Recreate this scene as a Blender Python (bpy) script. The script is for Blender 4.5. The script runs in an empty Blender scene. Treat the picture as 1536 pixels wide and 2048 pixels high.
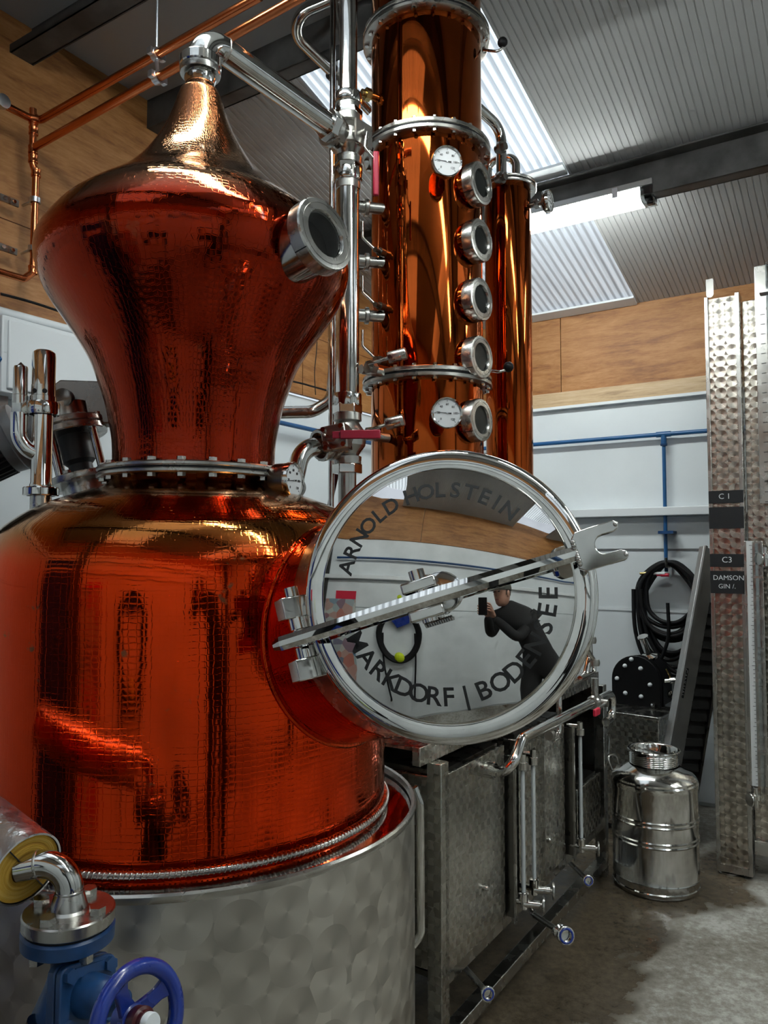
import bpy, bmesh, math, random
from mathutils import Vector, Matrix
from math import sin, cos, tan, radians, pi, sqrt, atan2, hypot

# ------------------------------------------------------------------ camera, world, exposure
SC = bpy.context.scene
COL = SC.collection
CAMZ, FPX, PITCH = 1.4, 1538.0, radians(3.0)
cam_d = bpy.data.cameras.new('camera')
cam = bpy.data.objects.new('camera', cam_d)
COL.objects.link(cam)
cam.location = (0, 0, CAMZ)
cam.rotation_euler = (pi / 2 + PITCH, 0, 0)
cam_d.sensor_fit = 'VERTICAL'
cam_d.sensor_height = 36.0
cam_d.lens = FPX / 2048 * 36.0
cam_d.clip_start = 0.02
SC.camera = cam

world = bpy.data.worlds.new('world')
SC.world = world
world.use_nodes = True
world.node_tree.nodes['Background'].inputs[0].default_value = (0.75, 0.83, 0.95, 1)
world.node_tree.nodes['Background'].inputs[1].default_value = 1.0

SKYLIGHT_STRENGTH = 1.3
TUBE_STRENGTH = 46.0
vs = SC.view_settings
vs.view_transform = 'Standard'
vs.look = 'None'
vs.gamma = 1.0
vs.use_curve_mapping = False
vs.exposure = 0.0
SC.cycles.max_bounces = 7
SC.cycles.diffuse_bounces = 3
SC.cycles.glossy_bounces = 5
SC.cycles.transmission_bounces = 5
SC.cycles.transparent_max_bounces = 6
SC.cycles.use_adaptive_sampling = True
SC.cycles.adaptive_threshold = 0.12
SC.cycles.adaptive_min_samples = 12
SC.cycles.use_denoising = True
SC.cycles.sample_clamp_indirect = 6.0
SC.cycles.caustics_reflective = False
SC.cycles.caustics_refractive = False

RND = random.Random(7)

# ------------------------------------------------------------------ picture / room coordinates
CAMP = Vector((0, 0, CAMZ))
US, UC = sin(radians(32.6)), cos(radians(32.6))


def U(u, v, z=0.0):
    """room coordinates (u towards the back wall, v along it to the left) -> world"""
    return Vector((u * US - v * UC, u * UC + v * US, z))


UD = Vector((US, UC, 0))
VD = Vector((-UC, US, 0))
ZD = Vector((0, 0, 1))


def ray(px, py):
    x, y = (px - 768) / FPX, (1024 - py) / FPX
    return Vector((x, cos(PITCH) - y * sin(PITCH), sin(PITCH) + y * cos(PITCH)))


def at(px, py, Y):
    d = ray(px, py)
    return CAMP + d * (Y / d.y)


def on_v(px, py, v):
    d = ray(px, py)
    return CAMP + d * (v / d.dot(VD))


def on_u(px, py, u):
    d = ray(px, py)
    return CAMP + d * (u / d.dot(UD))


def on_z(px, py, z):
    d = ray(px, py)
    return CAMP + d * ((z - CAMZ) / d.z)


# ------------------------------------------------------------------ geometry helpers
def frame(o, z, x=None):
    z = Vector(z).normalized()
    x = Vector(x) if x is not None else (Vector((1, 0, 0)) if abs(z.x) < 0.9 else Vector((0, 1, 0)))
    x = (x - z * x.dot(z)).normalized()
    y = z.cross(x)
    m = Matrix.Identity(4)
    for i in range(3):
        m[i][0], m[i][1], m[i][2], m[i][3] = x[i], y[i], z[i], o[i]
    return m


def room_frame(o):
    """x along -v (to the right on the back wall), y along u, z up"""
    return frame(o, (0, 0, 1), -VD)


class G:
    def __init__(self):
        self.v, self.f, self.uv = [], [], []

    def add(self, vs_, fs, uvs=None, M=None):
        n = len(self.v)
        for p in vs_:
            p = Vector(p)
            self.v.append(M @ p if M is not None else p)
        for i, f in enumerate(fs):
            self.f.append([n + k for k in f])
            self.uv.append(uvs[i] if uvs else [(0, 0)] * len(f))
        return self

    def box(self, lo, hi, M=None):
        x0, y0, z0 = lo
        x1, y1, z1 = hi
        V = [(x0, y0, z0), (x1, y0, z0), (x1, y1, z0), (x0, y1, z0), (x0, y0, z1), (x1, y0, z1), (x1, y1, z1), (x0, y1, z1)]
        F = [(0, 3, 2, 1), (4, 5, 6, 7), (0, 1, 5, 4), (1, 2, 6, 5), (2, 3, 7, 6), (3, 0, 4, 7)]
        ax = [(0, 1), (0, 1), (0, 2), (1, 2), (0, 2), (1, 2)]
        uvs = [[(V[k][a[0]], V[k][a[1]]) for k in f] for f, a in zip(F, ax)]
        return self.add(V, F, uvs, M)

    def lathe(self, prof, seg=48, M=None, a0=0.0, a1=2 * pi):
        full = abs(a1 - a0 - 2 * pi) < 1e-6
        n = seg if full else seg + 1
        V, F, W = [], [], []
        rm = max(p[0] for p in prof)
        arc = [0.0]
        for i in range(1, len(prof)):
            arc.append(arc[-1] + hypot(prof[i][0] - prof[i - 1][0], prof[i][1] - prof[i - 1][1]))
        rows = []
        for (r, z) in prof:
            if r < 1e-6 and full:
                rows.append([len(V)] * n)
                V.append((0, 0, z))
            else:
                row = []
                for k in range(n):
                    a = a0 + (a1 - a0) * k / seg
                    row.append(len(V))
                    V.append((r * cos(a), r * sin(a), z))
                rows.append(row)
        for i in range(len(prof) - 1):
            for k in range(seg):
                k2 = (k + 1) % n if full else k + 1
                f = [rows[i][k], rows[i][k2], rows[i + 1][k2], rows[i + 1][k]]
                ua, ub = (a1 - a0) * k / seg * rm, (a1 - a0) * (k + 1) / seg * rm
                w = [(ua, arc[i]), (ub, arc[i]), (ub, arc[i + 1]), (ua, arc[i + 1])]
                ff, ww = [], []
                for q, t in zip(f, w):
                    if q not in ff:
                        ff.append(q)
                        ww.append(t)
                if len(ff) > 2:
                    F.append(ff)
                    W.append(ww)
        return self.add(V, F, W, M)

    def cyl(self, p0, p1, r, seg=24, r1=None):
        p0, p1 = Vector(p0), Vector(p1)
        L = (p1 - p0).length
        r1 = r if r1 is None else r1
        return self.lathe([(0, 0), (r, 0), (r1, L), (0, L)], seg, frame(p0, p1 - p0))

    def tube(self, pts, r, seg=14, caps=True, closed=False):
        pts = [Vector(p) for p in pts]
        n = len(pts)
        T = []
        for i in range(n):
            a = pts[(i - 1) % n] if (i > 0 or closed) else pts[i]
            b = pts[(i + 1) % n] if (i < n - 1 or closed) else pts[i]
            T.append((b - a).normalized())
        x = T[0].orthogonal().normalized()
        V, F, W = [], [], []
        s = 0.0
        ss = []
        for i in range(n):
            x = (x - T[i] * x.dot(T[i])).normalized()
            y = T[i].cross(x)
            if i:
                s += (pts[i] - pts[i - 1]).length
            ss.append(s)
            rr = r[i] if isinstance(r, (list, tuple)) else r
            for k in range(seg):
                a = 2 * pi * k / seg
                V.append(pts[i] + x * (rr * cos(a)) + y * (rr * sin(a)))
        R0 = r[0] if isinstance(r, (list, tuple)) else r
        for i in range(n if closed else n - 1):
            j = (i + 1) % n
            for k in range(seg):
                k2 = (k + 1) % seg
                F.append((i * seg + k, i * seg + k2, j * seg + k2, j * seg + k))
                W.append([(k / seg * 2 * pi * R0, ss[i]), ((k + 1) / seg * 2 * pi * R0, ss[i]), ((k + 1) / seg * 2 * pi * R0, ss[j]), (k / seg * 2 * pi * R0, ss[j])])
        if caps and not closed:
            F.append(tuple(range(seg - 1, -1, -1)))
            W.append([(0, 0)] * seg)
            F.append(tuple((n - 1) * seg + k for k in range(seg)))
            W.append([(0, 0)] * seg)
        return self.add(V, F, W)

    def prism(self, poly, z0, z1, M=None):
        """closed 2-D outline (ccw) extruded in local z"""
        n = len(poly)
        V = [(p[0], p[1], z0) for p in poly] + [(p[0], p[1], z1) for p in poly]
        F = [tuple(range(n - 1, -1, -1)), tuple(range(n, 2 * n))]
        W = [[poly[k] for k in range(n - 1, -1, -1)], [poly[k] for k in range(n)]]
        for k in range(n):
            j = (k + 1) % n
            F.append((k, j, n + j, n + k))
            W.append([(poly[k][0], z0), (poly[j][0], z0), (poly[j][0], z1), (poly[k][0], z1)])
        return self.add(V, F, W, M)

    def sphere(self, c, r, seg=16, rings=8, s=(1, 1, 1)):
        prof = [(r * sin(pi * i / rings), -r * cos(pi * i / rings)) for i in range(rings + 1)]
        prof[0] = (0, -r)
        prof[-1] = (0, r)
        M = Matrix.Translation(Vector(c)) @ Matrix.Diagonal((s[0], s[1], s[2], 1))
        return self.lathe(prof, seg, M)


def fillet(pts, rad, n=8):
    pts = [Vector(p) for p in pts]
    out = [pts[0]]
    for i in range(1, len(pts) - 1):
        a, b, c = pts[i - 1], pts[i], pts[i + 1]
        d0, d1 = (a - b), (c - b)
        l0, l1 = d0.length, d1.length
        d0.normalize()
        d1.normalize()
        ang = d0.angle(d1)
        if ang > pi - 0.02:
            out.append(b)
            continue
        t = min(rad / tan(ang / 2), l0 * (0.98 if i == 1 else 0.49), l1 * (0.98 if i == len(pts) - 2 else 0.49))
        rr = t * tan(ang / 2)
        ctr = b + (d0 + d1).normalized() * (rr / sin(ang / 2))
        s, e = b + d0 * t - ctr, b + d1 * t - ctr
        tot = s.angle(e)
        for k in range(n + 1):
            w = k / n
            q = (s * sin((1 - w) * tot) + e * sin(w * tot)) / max(sin(tot), 1e-6)
            out.append(ctr + q)
    out.append(pts[-1])
    return out


def smooth(pts, n=6):
    """Catmull-Rom through 2-D or 3-D points"""
    P = [Vector(p) for p in pts]
    out = []
    for i in range(len(P) - 1):
        p0, p1, p2 = P[max(i - 1, 0)], P[i], P[i + 1]
        p3 = P[min(i + 2, len(P) - 1)]
        for k in range(n):
            t = k / n
            out.append(0.5 * (2 * p1 + (p2 - p0) * t + (2 * p0 - 5 * p1 + 4 * p2 - p3) * t * t + (3 * p1 - p0 - 3 * p2 + p3) * t ** 3))
    out.append(P[-1])
    return out


WM = {}


def mesh_of(name, g, mat, sharp=40):
    me = bpy.data.meshes.new(name)
    me.from_pydata([tuple(p) for p in g.v], [], g.f)
    lay = me.uv_layers.new(name='UVMap')
    k = 0
    buf = [0.0] * (2 * len(me.loops))
    for w in g.uv:
        for (a, b) in w:
            buf[2 * k], buf[2 * k + 1] = a, b
            k += 1
    lay.data.foreach_set('uv', buf)
    bm = bmesh.new()
    bm.from_mesh(me)
    bmesh.ops.recalc_face_normals(bm, faces=bm.faces)
    bm.to_mesh(me)
    bm.free()
    if sharp:
        me.shade_smooth()
        me.set_sharp_from_angle(angle=radians(sharp))
    if mat is not None:
        me.materials.append(mat)
    me.update()
    return me


def link(o, parent, world):
    COL.objects.link(o)
    if parent is not None:
        o.parent = parent
        loc = WM[parent].inverted() @ world
    else:
        loc = world
    o.matrix_local = loc
    WM[o] = world
    return o


def part(name, g, mat, parent=None, sharp=40, bevel=0, label=None):
    """one mesh object; its vertices are given in world space"""
    if parent is not None:
        org = WM[parent].to_translation()
    else:
        xs = [p.x for p in g.v]; ys = [p.y for p in g.v]; zs = [p.z for p in g.v]
        org = Vector(((min(xs) + max(xs)) / 2, (min(ys) + max(ys)) / 2, min(zs)))
    T = Matrix.Translation(org)
    Ti = T.inverted()
    g.v = [Ti @ p for p in g.v]
    o = bpy.data.objects.new(name, mesh_of(name, g, mat, sharp))
    link(o, parent, T)
    if bevel:
        m = o.modifiers.new('bevel', 'BEVEL')
        m.width = bevel
        m.segments = 2
        m.limit_method = 'ANGLE'
        m.angle_limit = radians(40)
        m.harden_normals = False
    if label:
        o['label'] = label
    return o


def inst(name, me, parent, world):
    return link(bpy.data.objects.new(name, me), parent, world)


def tag(o, label, cat, group=None):
    o['label'], o['category'] = label, cat
    if group:
        o['group'] = group
    return o


def thing(name, label, cat, loc, group=None):
    o = bpy.data.objects.new(name, None)
    o.empty_display_size = 0.05
    link(o, None, Matrix.Translation(Vector(loc)))
    return tag(o, label, cat, group)


def struct(name, g, mat, sharp=40):
    o = part(name, g, mat, None, sharp)
    o['kind'] = 'structure'
    return o


def hexagon(r, a=0.0):
    return [(r * cos(a + pi / 3 * k), r * sin(a + pi / 3 * k)) for k in range(6)]


# ------------------------------------------------------------------ materials
def nm(name):
    m = bpy.data.materials.new(name)
    m.use_nodes = True
    nt = m.node_tree
    return m, nt, nt.nodes['Principled BSDF']


def node(nt, typ, **kw):
    n = nt.nodes.new(typ)
    for k, v in kw.items():
        if k.startswith('i_'):
            n.inputs[k[2:].replace('_', ' ')].default_value = v
        else:
            setattr(n, k, v)
    return n


def ramp(nt, fac, stops):
    r = nt.nodes.new('ShaderNodeValToRGB')
    e = r.color_ramp.elements
    while len(e) < len(stops):
        e.new(0.5)
    for el, (p, c) in zip(e, stops):
        el.position = p
        el.color = (*c, 1) if len(c) == 3 else c
    nt.links.new(fac, r.inputs['Fac'])
    return r.outputs['Color']


def mth(nt, op, a, b=None, c=None):
    n = nt.nodes.new('ShaderNodeMath')
    n.operation = op
    for i, x in enumerate((a, b, c)):
        if x is None:
            continue
        if isinstance(x, (int, float)):
            n.inputs[i].default_value = x
        else:
            nt.links.new(x, n.inputs[i])
    return n.outputs[0]


def bump(nt, bs, height, dist, strength=1.0):
    b = nt.nodes.new('ShaderNodeBump')
    b.inputs['Distance'].default_value = dist
    b.inputs['Strength'].default_value = strength
    nt.links.new(height, b.inputs['Height'])
    nt.links.new(b.outputs['Normal'], bs.inputs['Normal'])
    return b


def coords(nt, kind='Object', scale=(1, 1, 1)):
    tc = nt.nodes.new('ShaderNodeTexCoord')
    mp = nt.nodes.new('ShaderNodeMapping')
    mp.inputs['Scale'].default_value = scale
    nt.links.new(tc.outputs[kind], mp.inputs['Vector'])
    return mp.outputs['Vector']


def plain(name, col, rough=0.5, metal=0.0, coat=0.0, noise=0.0, nscale=20.0, bmp=0.0, **kw):
    m, nt, bs = nm(name)
    bs.inputs['Base Color'].default_value = (*col, 1)
    bs.inputs['Roughness'].default_value = rough
    bs.inputs['Metallic'].default_value = metal
    bs.inputs['Coat Weight'].default_value = coat
    bs.inputs['Coat Roughness'].default_value = 0.08
    for k, v in kw.items():
        bs.inputs[k].default_value = v
    if noise or bmp:
        n = node(nt, 'ShaderNodeTexNoise', i_Scale=nscale, i_Detail=5.0)
        nt.links.new(coords(nt), n.inputs['Vector'])
        if noise:
            lo = tuple(max(0, c * (1 - noise)) for c in col)
            hi = tuple(min(1, c * (1 + noise)) for c in col)
            nt.links.new(ramp(nt, n.outputs['Fac'], [(0.3, lo), (0.7, hi)]), bs.inputs['Base Color'])
            r = mth(nt, 'MULTIPLY_ADD', n.outputs['Fac'], rough * 0.5, rough * 0.75)
            nt.links.new(r, bs.inputs['Roughness'])
        if bmp:
            bump(nt, bs, n.outputs['Fac'], bmp)
    return m


def steel(name, col=(0.60, 0.59, 0.57), rough=0.12, aniso=(1, 1, 40), bmp=0.0):
    m, nt, bs = nm(name)
    bs.inputs['Metallic'].default_value = 1.0
    n = node(nt, 'ShaderNodeTexNoise', i_Scale=18.0, i_Detail=6.0)
    nt.links.new(coords(nt), n.inputs['Vector'])
    lo = tuple(c * 0.78 for c in col)
    nt.links.new(ramp(nt, n.outputs['Fac'], [(0.3, lo), (0.62, col)]), bs.inputs['Base Color'])
    nt.links.new(mth(nt, 'MULTIPLY_ADD', n.outputs['Fac'], rough, rough * 0.5), bs.inputs['Roughness'])
    if bmp:
        bump(nt, bs, n.outputs['Fac'], bmp)
    return m


def copper(name, cell=0.0, tilt=0.0, rnd=0.4, col=(0.62, 0.13, 0.022), rough=0.1, sy=1.0, patina=0.0, coat=0.08, dimple=0.03, ridge=0.012, ceiling_tone=None):
    m, nt, bs = nm(name)
    bs.inputs['Metallic'].default_value = 1.0
    bs.inputs['Roughness'].default_value = rough
    bs.inputs['Specular Tint'].default_value = (1.0, 0.90, 0.74, 1)
    bs.inputs['Coat Weight'].default_value = coat
    bs.inputs['Coat Roughness'].default_value = 0.06
    bs.inputs['Coat IOR'].default_value = 1.45
    big = node(nt, 'ShaderNodeTexNoise', i_Scale=3.5, i_Detail=6.0, i_Roughness=0.6)
    nt.links.new(coords(nt), big.inputs['Vector'])
    c0 = tuple(c * 0.72 for c in col)
    base = ramp(nt, big.outputs['Fac'], [(0.3, c0), (0.65, col)])
    if patina:
        sp = node(nt, 'ShaderNodeTexNoise', i_Scale=11.0, i_Detail=4.0, i_Roughness=0.65)
        nt.links.new(coords(nt), sp.inputs['Vector'])
        fac = ramp(nt, sp.outputs['Fac'], [(0.655, (0, 0, 0)), (0.69, (1, 1, 1))])
        mx = node(nt, 'ShaderNodeMix', data_type='RGBA')
        nt.links.new(mth(nt, 'MULTIPLY', fac, patina), mx.inputs['Factor'])
        nt.links.new(base, mx.inputs['A'])
        mx.inputs['B'].default_value = (0.16, 0.12, 0.055, 1)
        base = mx.outputs['Result']
        nt.links.new(mth(nt, 'MULTIPLY_ADD', fac, 0.25 * patina, rough), bs.inputs['Roughness'])
    if ceiling_tone:  # brown by height imitates the ceiling mirrored in the upper copper
        z0, z1, tcol = ceiling_tone
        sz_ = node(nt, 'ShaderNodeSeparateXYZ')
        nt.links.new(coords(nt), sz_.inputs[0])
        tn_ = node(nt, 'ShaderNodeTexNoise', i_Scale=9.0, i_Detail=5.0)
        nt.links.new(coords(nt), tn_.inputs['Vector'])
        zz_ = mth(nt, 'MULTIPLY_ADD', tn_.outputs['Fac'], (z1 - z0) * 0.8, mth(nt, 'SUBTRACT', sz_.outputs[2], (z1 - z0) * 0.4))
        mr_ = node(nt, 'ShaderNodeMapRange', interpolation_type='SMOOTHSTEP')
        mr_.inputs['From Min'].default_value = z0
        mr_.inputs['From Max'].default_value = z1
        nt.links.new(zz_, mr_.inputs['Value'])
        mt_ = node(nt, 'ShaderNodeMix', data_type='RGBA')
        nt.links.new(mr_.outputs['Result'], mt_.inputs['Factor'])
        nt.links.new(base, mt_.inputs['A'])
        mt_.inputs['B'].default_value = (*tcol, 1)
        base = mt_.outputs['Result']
    nt.links.new(base, bs.inputs['Base Color'])
    if cell:
        uv = coords(nt, 'UV', (1 / cell, 1 / (cell * sy), 1))
        vo = node(nt, 'ShaderNodeTexVoronoi', voronoi_dimensions='2D', feature='F1', i_Scale=1.0, i_Randomness=rnd)
        nt.links.new(uv, vo.inputs['Vector'])
        sub = node(nt, 'ShaderNodeVectorMath', operation='SUBTRACT')
        nt.links.new(uv, sub.inputs[0])
        nt.links.new(vo.outputs['Position'], sub.inputs[1])
        c5 = node(nt, 'ShaderNodeVectorMath', operation='SUBTRACT')
        nt.links.new(vo.outputs['Color'], c5.inputs[0])
        c5.inputs[1].default_value = (0.5, 0.5, 0.5)
        dot = node(nt, 'ShaderNodeVectorMath', operation='DOT_PRODUCT')
        nt.links.new(sub.outputs[0], dot.inputs[0])
        nt.links.new(c5.outputs[0], dot.inputs[1])
        d2 = mth(nt, 'MULTIPLY', vo.outputs['Distance'], vo.outputs['Distance'])
        h = mth(nt, 'MULTIPLY_ADD', dot.outputs['Value'], tilt, mth(nt, 'MULTIPLY', d2, -dimple))
        ve = node(nt, 'ShaderNodeTexVoronoi', voronoi_dimensions='2D', feature='DISTANCE_TO_EDGE', i_Scale=1.0, i_Randomness=rnd)
        nt.links.new(uv, ve.inputs['Vector'])
        edge = node(nt, 'ShaderNodeMapRange', interpolation_type='SMOOTHSTEP')
        edge.inputs['From Min'].default_value = 0.0
        edge.inputs['From Max'].default_value = 0.14
        edge.inputs['To Min'].default_value = 1.0
        edge.inputs['To Max'].default_value = 0.0
        nt.links.new(ve.outputs['Distance'], edge.inputs['Value'])
        h = mth(nt, 'MULTIPLY_ADD', edge.outputs['Result'], ridge, h)
        bump(nt, bs, h, cell)
    return m


def perlage(name, cell=0.03, col=(0.50, 0.48, 0.44), rough=0.25, amt=0.5, rnd=0.0, sx=1.0, var=0.9):
    """circle-brushed (engine turned) stainless sheet"""
    m, nt, bs = nm(name)
    bs.inputs['Metallic'].default_value = 1.0
    uv = coords(nt, 'UV', (1 / (cell * sx), 1 / cell, 1))

    def layer(off):
        ad = node(nt, 'ShaderNodeVectorMath', operation='ADD')
        nt.links.new(uv, ad.inputs[0])
        ad.inputs[1].default_value = (off, off, 0)
        vo = node(nt, 'ShaderNodeTexVoronoi', voronoi_dimensions='2D', feature='F1', i_Scale=1.0, i_Randomness=rnd)
        nt.links.new(ad.outputs[0], vo.inputs['Vector'])
        sub = node(nt, 'ShaderNodeVectorMath', operation='SUBTRACT')
        nt.links.new(ad.outputs[0], sub.inputs[0])
        nt.links.new(vo.outputs['Position'], sub.inputs[1])
        sep = node(nt, 'ShaderNodeSeparateXYZ')
        nt.links.new(sub.outputs[0], sep.inputs[0])
        cs = node(nt, 'ShaderNodeSeparateColor')
        nt.links.new(vo.outputs['Color'], cs.inputs[0])
        ang = mth(nt, 'ARCTAN2', sep.outputs[1], sep.outputs[0])
        ph = mth(nt, 'MULTIPLY', cs.outputs[0], 1.2 if rnd else 0.0)
        fan = mth(nt, 'COSINE', mth(nt, 'ADD', mth(nt, 'MULTIPLY_ADD', ang, 2.0, 0.6), ph))
        fan = mth(nt, 'MULTIPLY_ADD', cs.outputs[1], var if rnd else 0.2, mth(nt, 'MULTIPLY', fan, 0.6))
        return vo.outputs['Distance'], fan

    dA, fA = layer(0.0)
    dB, fB = layer(0.5)
    near_ = mth(nt, 'LESS_THAN', dA, 0.5)
    mixn = node(nt, 'ShaderNodeMix', data_type='FLOAT')
    nt.links.new(near_, mixn.inputs['Factor'])
    nt.links.new(fB, mixn.inputs['A'])
    nt.links.new(fA, mixn.inputs['B'])
    fan = mixn.outputs['Result']
    mixd = node(nt, 'ShaderNodeMix', data_type='FLOAT')
    nt.links.new(near_, mixd.inputs['Factor'])
    nt.links.new(dB, mixd.inputs['A'])
    nt.links.new(dA, mixd.inputs['B'])
    big = node(nt, 'ShaderNodeTexNoise', i_Scale=2.2, i_Detail=4.0)
    nt.links.new(coords(nt), big.inputs['Vector'])
    s = mth(nt, 'ADD', mth(nt, 'MULTIPLY_ADD', fan, 0.4 * amt, 0.20), mth(nt, 'MULTIPLY', big.outputs['Fac'], 0.5))
    lo = tuple(c * 0.55 for c in col)
    hi = tuple(min(1, c * 1.3) for c in col)
    nt.links.new(ramp(nt, s, [(0.2, lo), (0.8, hi)]), bs.inputs['Base Color'])  # bow-tie sheen of the brushed discs is painted into the base colour
    nt.links.new(mth(nt, 'MULTIPLY_ADD', fan, 0.05, rough), bs.inputs['Roughness'])
    bump(nt, bs, mth(nt, 'MULTIPLY', mixd.outputs['Result'], amt * 0.05), cell)
    return m


def emit(name, col, s, tex=None):
    m, nt, bs = nm(name)
    bs.inputs['Base Color'].default_value = (0.25, 0.27, 0.3, 1)
    bs.inputs['Emission Color'].default_value = (*col, 1)
    bs.inputs['Emission Strength'].default_value = s
    if tex:
        n = node(nt, 'ShaderNodeTexNoise', i_Scale=1.0, i_Detail=4.0, i_Roughness=0.6)
        nt.links.new(coords(nt, 'UV', tex), n.inputs['Vector'])
        k = ramp(nt, n.outputs['Fac'], [(0.3, (0.72, 0.72, 0.72)), (0.6, (1, 1, 1))])
        sx_ = node(nt, 'ShaderNodeSeparateXYZ')
        nt.links.new(coords(nt, 'UV'), sx_.inputs[0])
        wv = mth(nt, 'SINE', mth(nt, 'MULTIPLY', sx_.outputs[0], 2 * pi / 0.041))
        rib_ = ramp(nt, mth(nt, 'MULTIPLY_ADD', wv, 0.5, 0.5), [(0.05, (0.42, 0.42, 0.42)), (0.45, (1, 1, 1))])
        nt.links.new(mth(nt, 'MULTIPLY', mth(nt, 'MULTIPLY', k, rib_), s), bs.inputs['Emission Strength'])
    return m


def glass(name, col=(1, 1, 1), rough=0.02, ior=1.45):
    m, nt, bs = nm(name)
    bs.inputs['Base Color'].default_value = (*col, 1)
    bs.inputs['Transmission Weight'].default_value = 1.0
    bs.inputs['Roughness'].default_value = rough
    bs.inputs['IOR'].default_value = ior
    return m


def wood(name, c0, c1, c2, sc=(1.0, 9.0, 1.0), rough=0.55):
    m, nt, bs = nm(name)
    v = coords(nt, 'UV', sc)
    n1 = node(nt, 'ShaderNodeTexNoise', i_Scale=2.5, i_Detail=7.0, i_Roughness=0.62, i_Distortion=0.6)
    nt.links.new(v, n1.inputs['Vector'])
    n2 = node(nt, 'ShaderNodeTexNoise', i_Scale=14.0, i_Detail=3.0, i_Roughness=0.7)
    nt.links.new(v, n2.inputs['Vector'])
    s = mth(nt, 'MULTIPLY_ADD', n2.outputs['Fac'], 0.35, mth(nt, 'MULTIPLY', n1.outputs['Fac'], 0.68))
    nt.links.new(ramp(nt, s, [(0.34, c0), (0.5, c1), (0.68, c2)]), bs.inputs['Base Color'])
    bs.inputs['Roughness'].default_value = rough
    bump(nt, bs, s, 0.002, 0.4)
    return m


M = {}
M['cu_onion'] = copper('hammered_copper_scales', cell=0.0125, tilt=0.007, rnd=0.55, col=(0.32, 0.020, 0.003), patina=0.15, dimple=0.03, rough=0.07, ridge=0.010, coat=0.2, ceiling_tone=(2.09, 2.20, (0.24, 0.085, 0.032)))  # base darkened to stand for the dark surroundings the helmet mirrors
M['cu_pot'] = copper('hammered_copper_rows', cell=0.0135, tilt=0.008, rnd=0.22, col=(0.82, 0.050, 0.004), rough=0.07, dimple=0.012, ridge=0.006, coat=0.12, ceiling_tone=(1.36, 1.45, (0.34, 0.115, 0.025)), sy=0.85, patina=0.75)
M['cu_neck'] = copper('hammered_copper_collar', cell=0.0125, tilt=0.009, rnd=0.25, col=(0.55, 0.05, 0.006), rough=0.07, dimple=0.02)
M['cu_col'] = copper('polished_copper', col=(0.42, 0.075, 0.010), rough=0.05)
_b = M['cu_col'].node_tree.nodes['Principled BSDF']
_b.inputs['Thin Film Thickness'].default_value = 420.0
_b.inputs['Thin Film IOR'].default_value = 1.35
M['cu_pipe'] = copper('copper_pipe', col=(0.62, 0.19, 0.07), rough=0.22)
M['mirror'] = steel('mirror_steel', (0.74, 0.73, 0.70), 0.015)
M['polish'] = steel('polished_steel', (0.66, 0.65, 0.62), 0.10)
M['satin'] = steel('satin_steel', (0.50, 0.49, 0.46), 0.26)
M['cast'] = steel('cast_steel', (0.44, 0.43, 0.40), 0.30, bmp=0.001)
M['dark_steel'] = steel('dark_steel', (0.22, 0.21, 0.19), 0.3)
M['perl_jacket'] = perlage('perlage_jacket', 0.088, (0.60, 0.58, 0.53), 0.34, 0.45, 0.35)
M['perl_tank'] = perlage('perlage_tank', 0.045, (0.54, 0.525, 0.475), 0.26, 0.2, 0.15, 0.9, 0.25)
M['perl_strip'] = perlage('perlage_strip', 0.048, (0.50, 0.46, 0.40), 0.24, 1.0, 0.0)
M['white'] = plain('white_wall_paint', (0.70, 0.74, 0.76), 0.45, noise=0.04, nscale=3)
M['white_gloss'] = plain('white_enamel', (0.74, 0.77, 0.79), 0.3)
M['ceil'] = plain('ceiling_sheet', (0.48, 0.48, 0.475), 0.45, noise=0.06, nscale=2)
M['ridge'] = plain('ridge_sheet', (0.42, 0.43, 0.43), 0.5)
M['ply'] = wood('plywood', (0.17, 0.058, 0.012), (0.33, 0.135, 0.034), (0.45, 0.215, 0.072), (1.2, 7, 1))
M['batten'] = wood('pale_timber', (0.30, 0.19, 0.10), (0.52, 0.36, 0.2), (0.62, 0.46, 0.29), (1.0, 14, 1))
M['beam'] = plain('weathered_galvanised', (0.065, 0.064, 0.062), 0.55, 0.3, noise=0.55, nscale=9)
M['black'] = plain('black_plastic', (0.004, 0.004, 0.0045), 0.45, **{'Specular IOR Level': 0.2})
M['rubber'] = plain('black_rubber', (0.005, 0.005, 0.006), 0.5, **{'Specular IOR Level': 0.25})
M['tyre'] = plain('dark_tread', (0.035, 0.035, 0.034), 0.5, noise=0.3, nscale=14)
M['blue'] = plain('blue_paint', (0.012, 0.055, 0.16), 0.35, noise=0.25, nscale=30)
M['blue_wheel'] = plain('royal_blue_enamel', (0.008, 0.03, 0.24), 0.28, coat=0.4, noise=0.2, nscale=30)
M['blue_pipe'] = plain('blue_pipe_plastic', (0.012, 0.09, 0.24), 0.32)
M['red'] = plain('red_plastic_sleeve', (0.36, 0.008, 0.035), 0.35)
M['bright_red'] = plain('bright_red_plastic', (0.62, 0.015, 0.05), 0.4)
M['maroon'] = plain('maroon_plastic', (0.055, 0.006, 0.008), 0.3)
M['dial'] = plain('dial_white', (0.72, 0.73, 0.74), 0.4)
M['ink'] = plain('dial_ink', (0.01, 0.01, 0.01), 0.5)
M['letter'] = plain('etched_grey', (0.035, 0.037, 0.038), 0.6, 0.2)
M['chalk'] = plain('chalk_white', (0.72, 0.74, 0.75), 0.8)
M['label'] = plain('blackboard_label', (0.004, 0.005, 0.007), 0.6, noise=0.4, nscale=40)
M['glass'] = glass('clear_glass', (0.95, 0.98, 1.0))
M['dark'] = plain('dark_inside', (0.012, 0.011, 0.010), 0.35)
M['sight'] = plain('dark_sight_glass', (0.012, 0.014, 0.013), 0.25, **{'Specular IOR Level': 0.15})
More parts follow.
